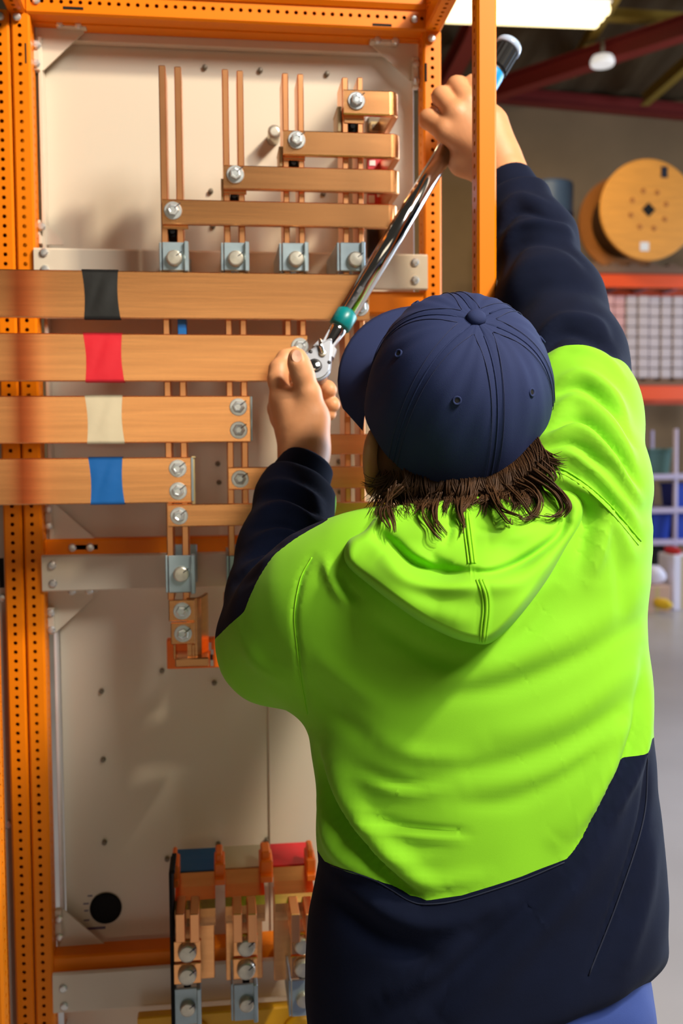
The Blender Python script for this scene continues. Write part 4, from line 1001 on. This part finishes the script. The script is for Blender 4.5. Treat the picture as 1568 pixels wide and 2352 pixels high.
def right_hand(G):
    f = chain(G, [(1185, 470, 1.355, .029), (1160, 412, 1.375, .0285), (1140, 375, 1.385, .0285)], .02)
    kn = [(1022, 300, 1.385), (1046, 262, 1.380), (1074, 238, 1.384), (1102, 232, 1.394)]
    for k, r in zip(kn, (.0158, .0160, .0155, .0145)):
        f = smin(f, chain(G, [(1140, 372, 1.385, .0235), (*k, r)], .015), .014)
    f = smin(f, chain(G, [(1152, 380, 1.385, .024), (1132, 285, 1.392, .021)], .015), .02)
    pip = [(984, 274, 1.405), (1014, 222, 1.402), (1048, 197, 1.404), (1085, 192, 1.412)]
    tip1 = [(1000, 262, 1.452), (1030, 214, 1.448), (1062, 190, 1.450), (1098, 180, 1.452)]
    tip2 = [(1038, 290, 1.474), (1066, 246, 1.470), (1096, 216, 1.470), (1122, 196, 1.470)]
    for k, p, a, b, r in zip(kn, pip, tip1, tip2, (.0134, .0136, .0130, .0118)):
        c = chain(G, [(*k, r*1.13), (*p, r), (*a, r*.86), (*b, r*.8)], .005); f = smin(f, c, .0045)
    # thumb folded under the handle
    f = smin(f, chain(G, [(1120, 395, 1.392, .022), (1062, 372, 1.402, .0175), (1030, 335, 1.432, .0140), (1040, 300, 1.464, .0118), (1058, 280, 1.474, .0100)], .012), .012)
    return f
def body_core(G):
    f = np.maximum(torso_field(G, -.016), float(PC(0, 2180, 1.03)[1])-G[1])
    f = smin(f, chain(G, [(n[0], n[1], n[2], n[3]-.016) for n in ARM_L], .02), .03)
    f = smin(f, chain(G, [(n[0], n[1], n[2], n[3]-.016) for n in ARM_R[:6]]+[(1185, 470, 1.355, .027)], .02), .03)
    f = smin(f, chain(G, [(n[0], n[1], n[2], n[3]-.015) for n in FORE_L[:4]]+[(690, 1105, 1.262, .027)], .02), .012)
    f = smin(f, cone(G, HEAD_C-HU*.055-HF*.03, PC(1075, 1230, 1.06), .052, .060), .03)
    fz = w2c(np.array([[0, 0, 0.0]]))[0]
    return f
def mk(field, pts, pad, h, it=2):
    lo = np.min(pts, 0)-pad; hi = np.max(pts, 0)+pad; G, o = grid(lo, hi, h); V, Q = surface_nets(field(G), o, h)
    V = smooth_mesh(V, Q, it); N = normals(V, Q)
    if (N*(V-V.mean(0))).sum() < 0: Q = Q[:, ::-1]
    return V, Q
def legs_field(G):   # world space
    f = None
    for hip, knee, ank, toe in LEGS:
        c = cone(G, hip, knee, .082, .056); c = smin(c, cone(G, knee, ank, .055, .040), .03)
        f = c if f is None else smin(f, c, .03)
    return f
HIPC = PW(1105, 2420, 1.03)
_r = AX[0]*np.array([1, 1, 0]); _f = AX[2]*np.array([1, 1, 0]); _r /= np.linalg.norm(_r); _f /= np.linalg.norm(_f)
LEGS = []
for s in (-1, 1):
    hip = HIPC+_r*(s*.085); hip = np.array([hip[0], hip[1], .88]); knee = hip+_r*(s*.03)+_f*.03; knee[2] = .48; ank = hip+_r*(s*.05)-_f*.01; ank[2] = .09; toe = ank+_f*.16+_r*(s*.03); toe[2] = .035
    LEGS.append((hip, knee, ank, toe))
P1 = [PC(*n[:3]) for n in ARM_L+FORE_L+ARM_R]+[PC(700, 2600, .9), PC(1500, 2600, 1.17)]
def core_w(G):
    f = body_core(G)
    Gw = [sum(AX[i][k]*(G[i] if i != 1 else -G[1]) for i in range(3))+CAM[k] for k in range(3)]
    g = None
    for hip, knee, ank, toe in LEGS:
        c = smin(cone(Gw, hip, knee, .078, .052), cone(Gw, knee, ank, .052, .038), .03); c = smin(c, cone(Gw, ank-np.array([0, 0, .04]), toe, .034, .026), .02); g = c if g is None else np.minimum(g, c)
    return smin(f, g, .04)
# coarse trunk and legs, finer head, finest hands: one mesh, the joints lie under collar and cuffs
lowest = w2c(np.array([l[3] for l in LEGS]+[l[2] for l in LEGS]))
bV, bQ = mk(core_w, np.vstack([np.array(P1), lowest]), .07, .011)
hV, hQ = mk(head_field, [HEAD_C-.13, HEAD_C+.12, PC(1075, 1230, 1.06)], .05, .0038)
lV, lQ = mk(left_hand, [PC(*a) for a in ((618, 800, 1.25), (770, 1110, 1.38))], .03, .0021, 1)
rV, rQ = mk(right_hand, [PC(*a) for a in ((965, 180, 1.36), (1200, 475, 1.48))], .03, .0021, 1)
BV = np.concatenate([bV, hV, lV, rV]); k1, k2, k3 = len(bV), len(bV)+len(hV), len(bV)+len(hV)+len(lV)
BQ = np.concatenate([bQ, hQ+k1, lQ+k2, rQ+k3])
person = cs_mesh('person', BV, BQ, 'skin')
tag(person, 'person from behind in a lime and navy hooded sweatshirt and navy cap, pulling a wrench', 'person')
# thumb nail
V, Fc = lathe_data([(0, .0001), (.0006, .0040), (.0009, .0062)], (0, 0, 0), (0, 0, 1), 16)
nv = np.array([(p[0]*1.0, p[1]*1.25, -p[2]) for p in V])+PC(681.5, 818, 1.2478); cs_mesh('thumbnail', nv, np.array([q for q in Fc if len(q) == 4]), 'nail', person)

# ---- clothing
V, T = clip_mesh(HOOD_V, HOOD_Q, S, -1)
hoodie = mobj('hoodie', c2w(V), T, 'lime_fleece', person, True); hoodie['label'] = 'lime green hooded sweatshirt'
V, T = clip_mesh(HOOD_V, HOOD_Q, S, 1)
cen = V[T].mean(1); pc = pix(cen)
rg = np.where((pc[:, 1] < 1050) & (pc[:, 0] > 1000), 2, np.where((pc[:, 0] < 775) & (pc[:, 1] < 1530), 1, 0))
def main_island(T, least=400):
    n = T.max()+1; lab = np.arange(n)
    while True:
        m = lab[T].min(1); new = lab.copy(); np.minimum.at(new, T.ravel(), np.repeat(m, 3)); new = new[new]
        if (new == lab).all(): break
        lab = new
    r = lab[T[:, 0]]; u, c = np.unique(r, return_counts=True); return T[r == u[c.argmax()]]
def sub(V, T, m, name, label):
    tt = main_island(T[m]); u, inv = np.unique(tt, return_inverse=True); o = mobj(name, c2w(V[u]), inv.reshape(-1, 3), 'navy_fleece', hoodie, True); o['label'] = label; return o
sub(V, T, rg == 0, 'lower_panel', 'navy lower body of the sweatshirt'); sub(V, T, rg == 1, 'sleeve', 'navy forearm sleeve'); sub(V, T, rg == 2, 'sleeve', 'navy raised sleeve')
# ribbed cuffs
def cuff(a, b, r0, r1, n=56, rings=9):
    a, b = PC(*a), PC(*b); D = b-a; L = np.linalg.norm(D); D /= L; A = np.cross(D, [0, 0, 1.]); A /= np.linalg.norm(A); B = np.cross(D, A); V = []; Fc = []
    prof = [(-.02, r0*.90), (0, r0*1.0), (.12, r0*1.045), (.3, r0*1.03), (.55, (r0+r1)/2*1.03), (.8, r1*1.03), (.93, r1*1.0), (1.0, r1*.94), (.94, r1*.86), (.6, r1*.84)]
    for s, r in prof:
        for i in range(n):
            t = 2*math.pi*i/n; rr = r*(1+.006*(i % 2)); V.append(a+D*L*s+rr*(A*math.cos(t)+B*math.sin(t)))
    for k in range(len(prof)-1):
        for i in range(n): j = (i+1) % n; Fc.append((k*n+i, k*n+j, (k+1)*n+j, (k+1)*n+i))
    return mobj('cuff', c2w(np.array(V)), Fc, 'navy_fleece', hoodie, True)
cuff(*[(q[0]-.35*dx, q[1]-.35*dy, q[2]) for q, dx, dy in ((CUFF_L[0], 6, -16), (CUFF_L[1], 0, 0))], .0375, .0345)
cuff(*[(q[0]-.35*dx, q[1]-.35*dy, q[2]) for q, dx, dy in ((CUFF_R[0], -6, -16), (CUFF_R[1], 0, 0))], .0385, .0345)

# ---- hood lying on the shoulders: a draped bag built over the back
bvh = BVHTree.FromPolygons([Vector(v) for v in HOOD_V], [list(map(int, q)) for q in HOOD_Q])
def back_depth(px, py, default):
    d = PC(px, py, 1.0); dl = np.linalg.norm(d); hit = bvh.ray_cast(Vector((0, 0, 0)), Vector(d/dl)); return hit[0][2] if hit[0] else default
OUT = [(1065, 1142), (930, 1156), (868, 1182), (836, 1218), (800, 1240), (788, 1272), (800, 1304), (850, 1346), (908, 1390), (970, 1432), (1040, 1466), (1085, 1478), (1122, 1479), (1160, 1452), (1205, 1402), (1258, 1330), (1300, 1258), (1335, 1200), (1340, 1160), (1318, 1128), (1260, 1116), (1170, 1130)]
HC = np.array([1075., 1285.])
outl = spline(OUT+[OUT[0]], 9)[:-1]
HF_FOLDS = [
    ([(862, 1218), (900, 1252), (950, 1296), (1020, 1316), (1085, 1316)], -22, 16), ([(1085, 1318), (1140, 1314), (1200, 1290), (1262, 1248), (1305, 1205)], -15, 11),
    ([(870, 1275), (930, 1326), (1000, 1345), (1060, 1346), (1112, 1346)], 10, 22), ([(1122, 1350), (1200, 1330), (1270, 1275)], 7, 22),
    ([(905, 1215), (960, 1222), (1030, 1215)], 8, 24), ([(1120, 1235), (1190, 1225), (1260, 1195)], 8, 26),
    ([(1028, 1160), (1033, 1200), (1024, 1248)], -8, 8), ([(1048, 1165), (1052, 1205), (1048, 1240)], 4, 8), ([(1075, 1165), (1078, 1230), (1086, 1296)], 2.5, 7),
    ([(1090, 1215), (1120, 1222), (1150, 1215)], -4, 9), ([(985, 1165), (990, 1185), (985, 1215)], -4, 8), ([(1130, 1160), (1138, 1190), (1140, 1215)], -5, 9),
    ([(808, 1285), (870, 1325), (950, 1385), (1040, 1430)], 6, 30), ([(1000, 1400), (1050, 1420), (1095, 1425)], 3, 30),
    ([(1105, 1330), (1120, 1380), (1118, 1430), (1110, 1478)], 1.5, 7), ([(985, 1270), (1005, 1290), (1040, 1300)], -6, 14),
    ([(1300, 1140), (1322, 1170), (1310, 1215)], 5, 14), ([(1285, 1150), (1296, 1185), (1280, 1230)], -6, 9)]
ctrl = np.array([(1065, 1150, .985), (930, 1170, .965), (850, 1222, .925), (805, 1268, .905), (900, 1300, .868), (1000, 1240, .895), (1075, 1300, .852), (1110, 1400, .848), (1115, 1465, .856), (960, 1405, .858), (1250, 1300, .880), (1180, 1400, .860), (1330, 1170, .945), (1300, 1230, .910), (1180, 1220, .900), (1250, 1140, .960), (1060, 1200, .930)])
nA, nR = len(outl), 46; PX = []
for i in range(nR+1):
    s = i/nR
    for q in outl: PX.append(HC+(q-HC)*s)
PX = np.array(PX)
dc = np.linalg.norm(PX[:, None]-ctrl[None, :, :2], axis=2); wgt = np.exp(-(dc/75)**2)+1e-4/(1+dc/50)**4; hd = (wgt*ctrl[None, :, 2]).sum(1)/wgt.sum(1)
hd = hd-fold_field(PX, HF_FOLDS)
ed, _, _ = polydist(PX, np.vstack([outl, outl[:1]])); sE = np.clip(ed/20, 0, 1); prof = np.sqrt(1-(1-sE)**2)
base = np.array([back_depth(p[0], p[1], 1.06) for p in PX])+.004; base = np.minimum(base, hd+.075)
dep = base-(base-np.minimum(hd, base-.002))*prof
HV = np.stack([PC(p[0], p[1], d) for p, d in zip(PX, dep)])
HQ = np.array([(i*nA+j, i*nA+(j+1) % nA, (i+1)*nA+(j+1) % nA, (i+1)*nA+j) for i in range(nR) for j in range(nA)])
hoodo = mobj('hood', c2w(HV), HQ[:, ::-1], 'lime_fleece', hoodie, True); hoodo['label'] = 'lime hood lying on the shoulders'
# stitched seams follow the cloth
bvh2 = BVHTree.FromPolygons([Vector(v) for v in np.vstack([HOOD_V, HV])], [list(map(int, q)) for q in HOOD_Q]+[list(map(int, q+len(HOOD_V))) for q in HQ])
def on_cloth(poly, n=10, lift=.0006):
    out = []
    for p in spline(poly, n):
        d = PC(p[0], p[1], 1.0); dl = np.linalg.norm(d); h = bvh2.ray_cast(Vector((0, 0, 0)), Vector(d/dl))
        if h[0]: out.append(np.array(h[0])-d/dl*lift)
    return out
def seam(poly, r, m, name='seam', parent=None):
    pts = on_cloth(poly)
    if len(pts) > 3: V, Fc = tube_data(pts, r, 6); mobj(name, c2w(np.array(V)), Fc, m, parent or hoodie, True)
for dx in (-8, 0, 7):
    seam([(1070+dx*.6, 1165), (1074+dx, 1215), (1080+dx, 1262), (1084+dx, 1294)], .0010 if dx else .0015, 'lime_stitch')
    seam([(1102+dx, 1332), (1114+dx, 1365), (1117+dx, 1400), (1113+dx, 1440), (1109+dx*.8, 1474)], .0010 if dx else .0015, 'lime_stitch')
seam([(716, 1280), (690, 1330), (676, 1410), (682, 1490), (692, 1570), (705, 1640)], .0007, 'lime_stitch')
seam([(1240, 1070), (1290, 1077), (1345, 1111), (1405, 1164), (1472, 1243)], .0008, 'lime_stitch'); seam([(1240, 1080), (1288, 1087), (1340, 1119), (1400, 1174), (1466, 1252)], .0006, 'lime_stitch')
seam([(760, 1988), (850, 2018), (892, 2040), (940, 2069), (982, 2077), (1060, 2066), (1200, 2021), (1296, 1981)], .0007, 'navy_stitch')
seam([(1487, 1730), (1478, 1880), (1422, 2060), (1352, 2240)], .0008, 'navy_stitch')

# ---- trousers and boots
def trou(G):
    f = None
    for hip, knee, ank, toe in LEGS:
        a2 = ank.copy(); a2[2] = .07; c = smin(cone(G, hip, knee, .098, .075), cone(G, knee, a2, .075, .066), .03); f = c if f is None else smin(f, c, .03)
    hc = (LEGS[0][0]+LEGS[1][0])/2; Aw = (_r, _f, np.array([0, 0, 1.]))
    q = ell(G, hc+np.array([0, 0, .06]), Aw, (.179, .134, .24)); f = smin(f, q, .03)
    return np.maximum(f, G[2]-float(PW(1400, 2150, 1.03)[2]))
lo = np.min([l[3] for l in LEGS]+[l[2] for l in LEGS], 0)-.14; hi = np.max([l[0] for l in LEGS], 0)+.25; lo[2] = .03; hi[2] = 1.12
G, o = grid(lo, hi, .009); V, Q = surface_nets(trou(G), o, .009); V = smooth_mesh(V, Q, 2); N = normals(V, Q)
if (N*(V-V.mean(0))).sum() < 0: Q = Q[:, ::-1]; N = -N
V = V+N*(.004*wobble(V, 30, 8)+.002*wobble(V, 80, 9))[:, None]
tr = mobj('trousers', V, Q, 'trouser_blue', person, True); tr['label'] = 'blue work trousers'
for hip, knee, ank, toe in LEGS:
    def bf(G):
        c = cone(G, ank+np.array([0, 0, .05]), ank-np.array([0, 0, .035]), .052, .050); c = smin(c, cone(G, ank-np.array([0, 0, .04]), toe+np.array([0, 0, .005]), .050, .040), .025); return np.maximum(c, .0-G[2]+.001)
    pts = np.array([ank, toe]); G, o = grid(np.append(pts.min(0)[:2]-.09, 0-.02), np.append(pts.max(0)[:2]+.09, .24), .008)
    V, Q = surface_nets(bf(G), o, .008); V = smooth_mesh(V, Q, 2); N = normals(V, Q); V[:, 2] = np.maximum(V[:, 2], 0.0)
    if (N*(V-V.mean(0))).sum() < 0: Q = Q[:, ::-1]
    mobj('boot', V, Q, 'boot_leather', person, True)

# ------------------------------------------------------------------ cap
CR, CU, CF = frame(12.2, 50, 7.5)
CO = PC(1048, 950, 1.055); CA, CB, CH = .106, .0976, .123
def cap_pt(phi, tau, off=0.0):
    """phi from the front towards the wearer's left, tau 0 at the band, pi/2 at the button"""
    c = max(0.0, math.cos(tau))**.72; s = math.sin(tau)**.92
    drop = -.012*math.cos(phi)*(1-s)          # the band sits a little lower at the back
    fx = CA*math.cos(phi)*c; lx = CB*math.sin(phi)*c
    n = CF*(math.cos(phi)*c)+(-CR)*(math.sin(phi)*c)+CU*s; n = n/(np.linalg.norm(n)+1e-9)
    return CO+CF*fx+(-CR)*lx+CU*(CH*s+drop*-1)+n*off
cap = None
def cap_panel(k, nu=16, nv=22):
    V = []; Fc = []
    for i in range(nv+1):
        tau = math.pi/2*i/nv*.995
        for j in range(nu+1):
            u = j/nu; phi = math.radians(60*k+60*u)
            puff = .0014*(math.sin(math.pi*u)**.35)-.0014
            wr = .0011*math.sin(9*phi+4*tau+k)*math.sin(math.pi*u)*math.cos(tau)+.0008*math.sin(23*phi-7*tau)*math.sin(math.pi*u)*math.sin(2*tau)
            V.append(cap_pt(phi, tau, puff+wr))
    for i in range(nv):
        for j in range(nu): a = i*(nu+1)+j; Fc.append((a, a+1, a+nu+2, a+nu+1))
    return V, Fc
# inner crown is the cap itself; panels, peak, button and eyelets hang on it
V = []; Fc = []; nu, nv = 48, 14
for i in range(nv+1):
    for j in range(nu): V.append(cap_pt(2*math.pi*j/nu, math.pi/2*i/nv*.99, -.004))
for i in range(nv):
    for j in range(nu): Fc.append((i*nu+j, i*nu+(j+1) % nu, (i+1)*nu+(j+1) % nu, (i+1)*nu+j))
cap = mobj('cap', c2w(np.array(V)), Fc, 'cap_dark', person, True); cap['label'] = 'navy blue baseball cap'
for k in range(6):
    V, Fc = cap_panel(k); mobj('crown_panel', c2w(np.array(V)), Fc, 'cap_twill', cap, True)
for k in range(6):
    for dd, r in ((-4.2, .0004), (4.2, .0004), (0, .0009)):
        pts = []
        for i in range(26):
            tau = math.pi/2*(i/25*.93); ca = max(.12, math.cos(tau)); pts.append(cap_pt(math.radians(60*k+dd/ca*.8), tau, .0002 if dd else -.0010))
        V, Fc = tube_data(pts, r, 6); mobj('stitch_line' if dd else 'seam_tape', c2w(np.array(V)), Fc, 'cap_stitch' if dd else 'cap_twill', cap, True)
for k in range(6):
    p = cap_pt(math.radians(60*k+30), .80, .0004); a = cap_pt(math.radians(60*k+33), .80); b = cap_pt(math.radians(60*k+30), .84); n = np.cross(a-p, b-p); n /= np.linalg.norm(n)
    if np.dot(n, p-CO) < 0: n = -n
    V, Fc = lathe_data([(-.0005, .0046), (.0012, .0044), (.0014, .0034), (.0008, .0024), (-.0005, .0022)], p, n, 18); mobj('eyelet', c2w(np.array(V)), Fc, 'cap_twill', cap, True)
    V, Fc = lathe_data([(.0002, .0023), (.0006, .0023)], p, n, 12); mobj('eyelet_hole', c2w(np.array(V)), Fc, 'dark_hole', cap)
p = cap_pt(0, math.pi/2*.995); V, Fc = lathe_data([(-.002, .0098), (.0015, .0098), (.004, .0088), (.0062, .0060), (.0070, .0025), (.0071, .0004)], p, CU, 20); mobj('button', c2w(np.array(V)), Fc, 'cap_twill', cap, True)
# peak
V = []; Fc = []; nu, nv = 28, 12
for s in (0, 1):
    for i in range(nv+1):
        v = i/nv
        for j in range(nu+1):
            u = j/nu*2-1; phi = u*math.radians(74)
            inner = cap_pt(phi, .03, -.002); Lb = .074*max(0, math.cos(u*math.pi/2))**.42
            dr = CF*math.cos(.55*phi)-CR*math.sin(.55*phi); q = inner+dr*(Lb*v)-CU*(.010*v+.036*u*u*v)-CU*(.0028*s*(1 if 0 < v < 1 else .3))
            V.append(q)
m0 = (nv+1)*(nu+1)
for s in (0, 1):
    for i in range(nv):
        for j in range(nu): a = s*m0+i*(nu+1)+j; Fc.append((a, a+1, a+nu+2, a+nu+1))
for j in range(nu): a = nv*(nu+1)+j; Fc.append((a, a+1, a+1+m0, a+m0))
mobj('peak', c2w(np.array(V)), Fc, 'cap_twill', cap, True)

# ------------------------------------------------------------------ hair below the cap
def hair_mass(G):
    A = (CR, CU, CF); c = CO-CU*.004
    f = ell(G, c-CF*.030-CU*.028, A, (.090, .066, .080))
    return f
hpts = [CO-.13, CO+.10]
V, Q = mk(hair_mass, hpts, .02, .005); r3 = np.random.default_rng(5)
hair = cs_mesh('hair', V, Q, 'hair_brown', person); hair['label'] = 'brown hair sticking out below the cap'
parts = []
EDGE = spline([(893, 1052), (915, 1076), (962, 1104), (1030, 1120), (1105, 1124), (1160, 1106), (1203, 1068), (1238, 1018)], 14)
HL = np.array([[0, 120], [.1, 115], [.25, 80], [.4, 52], [.55, 50], [.7, 55], [.82, 88], [.92, 100], [1, 95]])
def cloth_z(px, py):
    d = PC(px, py, 1.0); dl = np.linalg.norm(d); h = bvh2.ray_cast(Vector((0, 0, 0)), Vector(d/dl)); return h[0][2] if h[0] else 1.2
for c in range(115):
    u = (c+r3.uniform(0, 1))/115; q0 = EDGE[int(u*(len(EDGE)-1))]+r3.normal(size=2)*3; L0 = np.interp(u, HL[:, 0], HL[:, 1])*r3.uniform(.5, 1.2)
    a0 = np.interp(u, [0, .2, .5, .75, 1], [1.80, 1.80, 1.60, 1.25, .80])+r3.normal()*.2; c0 = np.interp(u, [0, .3, .6, 1], [-.05, -.02, .02, .03])+r3.normal()*.10
    l0 = r3.uniform(.001, .011); d0 = np.interp(u, [0, .25, .55, .8, 1], [1.045, 1.0, .975, .995, 1.05])+.004
    for b in range(14):
        jit = r3.normal(size=2)*np.array([7, 4]); ang = a0+r3.normal()*.05; cur = c0+r3.normal()*.02; L = L0*r3.uniform(.75, 1.1); lift = l0+r3.uniform(0, .002)
        pts = []; p = q0+jit-np.array([math.cos(ang), math.sin(ang)])*32
        for k in range(11):
            z = min(d0-lift*math.sin(k/10*2.4), cloth_z(*p)-.0012-lift*.35); pts.append(PC(p[0]-jit[0]*.7*k/10, p[1]-jit[1]*.5*k/10, z)); p = p+np.array([math.cos(ang), math.sin(ang)])*(L+32)/10; ang += cur*(.4+k/8)
        parts.append(tube_data(pts, [.0009*(1-.85*(k/10)**2) for k in range(11)], 4))
# long curled locks drawn from the photograph
LOCKS = [[(905, 1110), (885, 1150), (878, 1180), (890, 1205), (895, 1212)], [(900, 1120), (895, 1165), (905, 1200), (908, 1222)], [(920, 1115), (885, 1150), (872, 1175), (878, 1200)],
         [(985, 1140), (970, 1160), (975, 1190), (1000, 1225), (1014, 1238)], [(1000, 1140), (990, 1165), (998, 1195), (1025, 1228)], [(1010, 1135), (1000, 1170), (1002, 1205), (1012, 1225)],
         [(1060, 1140), (1058, 1170), (1065, 1200), (1062, 1224)], [(1052, 1140), (1055, 1175), (1068, 1212)], [(1120, 1120), (1140, 1160), (1160, 1190), (1172, 1202), (1174, 1192)], [(1130, 1120), (1150, 1165), (1185, 1182), (1200, 1190)],
         [(1180, 1110), (1215, 1125), (1235, 1150), (1225, 1180), (1200, 1192), (1190, 1186)], [(1195, 1100), (1225, 1120), (1240, 1150), (1232, 1178), (1212, 1190)], [(1210, 1090), (1260, 1120), (1285, 1150), (1288, 1172), (1265, 1186), (1235, 1182)],
         [(1215, 1080), (1262, 1110), (1292, 1145), (1300, 1165), (1280, 1186), (1250, 1182)], [(1225, 1075), (1275, 1115), (1300, 1140), (1310, 1165), (1295, 1188)], [(1230, 1065), (1262, 1090), (1270, 1105), (1262, 1115)], [(1165, 1115), (1200, 1150), (1220, 1180), (1240, 1188)]]
for lk in LOCKS:
    for rep in range(5):
        j = r3.normal(size=2)*np.array([5, 4]); s = spline(np.array(lk, float)+np.outer(np.linspace(1, .4, len(lk)), j), 6); pts = []
        d0 = None
        for k, p in enumerate(s):
            d = PC(p[0], p[1], 1.0); dl = np.linalg.norm(d); h = bvh2.ray_cast(Vector((0, 0, 0)), Vector(d/dl)); z = (h[0][2] if h[0] else .99)-.006
            z = min(z, .985); d0 = z if d0 is None else min(z, d0*.6+z*.4); pts.append(PC(p[0], p[1], d0-.002*rep))
        parts.append(tube_data(pts, [.0009*(1-.75*(k/len(s))**1.5) for k in range(len(s))], 5))
V, Fc = merge(parts); o = mobj('hair_strands', c2w(np.array(V)), Fc, 'hair_brown', person, True); o['kind'] = 'stuff'

# ------------------------------------------------------------------ torque wrench
H0, H1 = np.array(PC(726, 838, 1.318)), np.array(PC(1168, 106, 1.452))
WD = (H1-H0)/np.linalg.norm(H1-H0); WL = np.linalg.norm(H1-H0)
def along(px, py):   # distance along the wrench axis seen nearest to a pixel
    best = min(np.linspace(-.05, WL+.02, 900), key=lambda s: np.hypot(*(pix((H0+WD*s)[None])[0]-np.array([px, py]))))
    return float(best)
wr = thing('torque_wrench', 'long chrome torque wrench with teal ring and black and blue grip held in both hands', 'wrench', c2w(H0))
def wl(name, rings, m, n=28):
    V, Fc = lathe_data(rings, c2w(H0), c2w(H0+WD)-c2w(H0), n); o = mobj(name, V, Fc, m, wr, True)
    for p in o.data.polygons:
        if len(p.vertices) > 4: p.use_smooth = False
    return o
s_ring0, s_ring1, s_g0, s_end = along(768, 745), along(786, 712), along(1055, 285), WL
wl('tube', [(s_ring1-.004, .0132), (s_g0+.01, .0132)], 'chrome')
wl('teal_ring', [(s_ring0, .0132), (s_ring0+.001, .0148), (s_ring1-.001, .0148), (s_ring1, .0132)], 'teal_plastic')
wl('grip', [(s_g0, .0135), (s_g0+.004, .0165), (s_g0+.05, .0172), (s_g0+.09, .0165), (s_end-.052, .0172), (s_end-.05, .0172)], 'device_black')
wl('blue_band', [(s_g0+.012, .0166), (s_g0+.016, .0176), (s_g0+.046, .0178), (s_g0+.05, .0172)], 'blue_plastic'); wl('blue_band', [(s_end-.088, .0166), (s_end-.084, .0180), (s_end-.056, .0180), (s_end-.053, .0172)], 'blue_plastic')
V = []; Fc = []; n = 36
kr = [(s_end-.05, .0175), (s_end-.047, .0195), (s_end-.012, .0195), (s_end-.008, .0180)]
D = c2w(H0+WD)-c2w(H0); A = np.cross(D, [0, 0, 1.]); A /= np.linalg.norm(A); B = np.cross(D, A)
for s, r in kr:
    for i in range(n): t = 2*math.pi*i/n; rr = r*(1-.045*(i % 2)); V.append(c2w(H0)+D*s+rr*(A*math.cos(t)+B*math.sin(t)))
for k in range(3):
    for i in range(n): j = (i+1) % n; Fc.append((k*n+i, k*n+j, (k+1)*n+j, (k+1)*n+i))
Fc.append(tuple(range(3*n, 4*n))); mobj('knurled_collar', V, Fc, 'black_rubber', wr)
wl('end_cap', [(s_end-.009, .0185), (s_end-.007, .0205), (s_end+.001, .0200), (s_end+.004, .0170), (s_end+.0045, .010)], 'clear_cap')
# neck tapering to the ratchet head
wl('neck', [(s_ring0-.052, .0065), (s_ring0-.040, .0085), (s_ring0-.022, .0098), (s_ring0-.006, .0118), (s_ring0+.002, .0120)], 'chrome')
s_h = along(727, 828)
sx = np.cross(WD, [0, 0, 1.]); sx /= np.linalg.norm(sx); fz = np.cross(sx, WD); fz = fz if fz[2] < 0 else -fz     # sx across, fz towards the viewer
def plate(name, outline, z0, z1, m, ch=.0012):
    V = []; n = len(outline); cen = np.mean(outline, 0)
    for z, sc in ((z0, 1), (z1-ch, 1), (z1, .95)):
        for a, b in outline: q = cen+(np.array([a, b])-cen)*sc; V.append(H0+WD*q[0]+sx*q[1]+fz*z)
    Fc = [tuple(range(n))[::-1], tuple(range(2*n, 3*n))]
    for k in (0, 1):
        for i in range(n): j = (i+1) % n; Fc.append((k*n+i, k*n+j, (k+1)*n+j, (k+1)*n+i))
    return mobj(name, c2w(np.array(V)), Fc, m, wr)
tear = []
for i in range(40):
    t = 2*math.pi*i/40; r = .0185; a = -r*math.cos(t); b = r*math.sin(t)
    if a > .004: a = .004+(a-.004)*2.35; b *= max(.42, 1-.62*((a-.004)/.034))
    tear.append(((a-.004)*1.18, b*1.18))
plate('ratchet_head', tear, -.0105, .0105, 'steel_grey', .003)
plate('cover_plate', [(a*.93-.0005, b*.88) for a, b in tear], .0100, .0122, 'steel_grey')
def disc(name, a, b, r, z0, z1, m):
    V, Fc = lathe_data([(0, r), (z1-z0-.0006, r), (z1-z0, r*.85)], c2w(H0+WD*a+sx*b+fz*z0), c2w(H0+fz)-c2w(H0), 20); mobj(name, V, Fc, m, wr, True)
plate('neck_fork', [(.018, -.0165), (.018, .0165), (.030, .0140), (s_ring0-.030, .0088), (s_ring0-.012, .0095), (s_ring0-.012, -.0095), (s_ring0-.030, -.0088), (.030, -.0140)], -.0075, .0075, 'steel_grey', .003)
disc('release_ring', -.0065, 0, .0098, .0118, .0128, 'device_black'); disc('release_button', -.0065, 0, .0072, .012, .0150, 'chrome')
disc('lever_pivot', .0135, .0005, .0048, .012, .0150, 'nut_cream')
for a, b in ((.0075, .0140), (.0075, -.0140)): disc('cover_screw', a, b, .0027, .012, .0126, 'device_black')
V, Fc = tube_data([H0+WD*.0135+sx*.0005+fz*.0155, H0+WD*.020-sx*.006+fz*.017, H0+WD*.027-sx*.012+fz*.017], [.0030, .0026, .0022], 8); mobj('reversing_lever', c2w(np.array(V)), Fc, 'chrome', wr, True)
V, Fc = lathe_data([(0, .0115), (.004, .0125), (.030, .0125), (.033, .0115)], c2w(H0-fz*.0095-WD*.0065), (0, 1, 0), 24); mobj('socket', V, Fc, 'chrome', wr, True)
for s_, l_ in ((along(812, 668), .010), (along(800, 690), .006)):
    q = H0+WD*s_+fz*.0132; V = [q-WD*l_/2-sx*.003, q-WD*l_/2+sx*.003, q+WD*l_/2+sx*.003, q+WD*l_/2-sx*.003]; V = V+[v-fz*.002+0 for v in V]
    mobj('scale_mark', c2w(np.array(V)), [(0, 1, 2, 3), (4, 5, 6, 7), (0, 1, 5, 4), (2, 3, 7, 6), (1, 2, 6, 5), (0, 3, 7, 4)], 'device_black', wr)
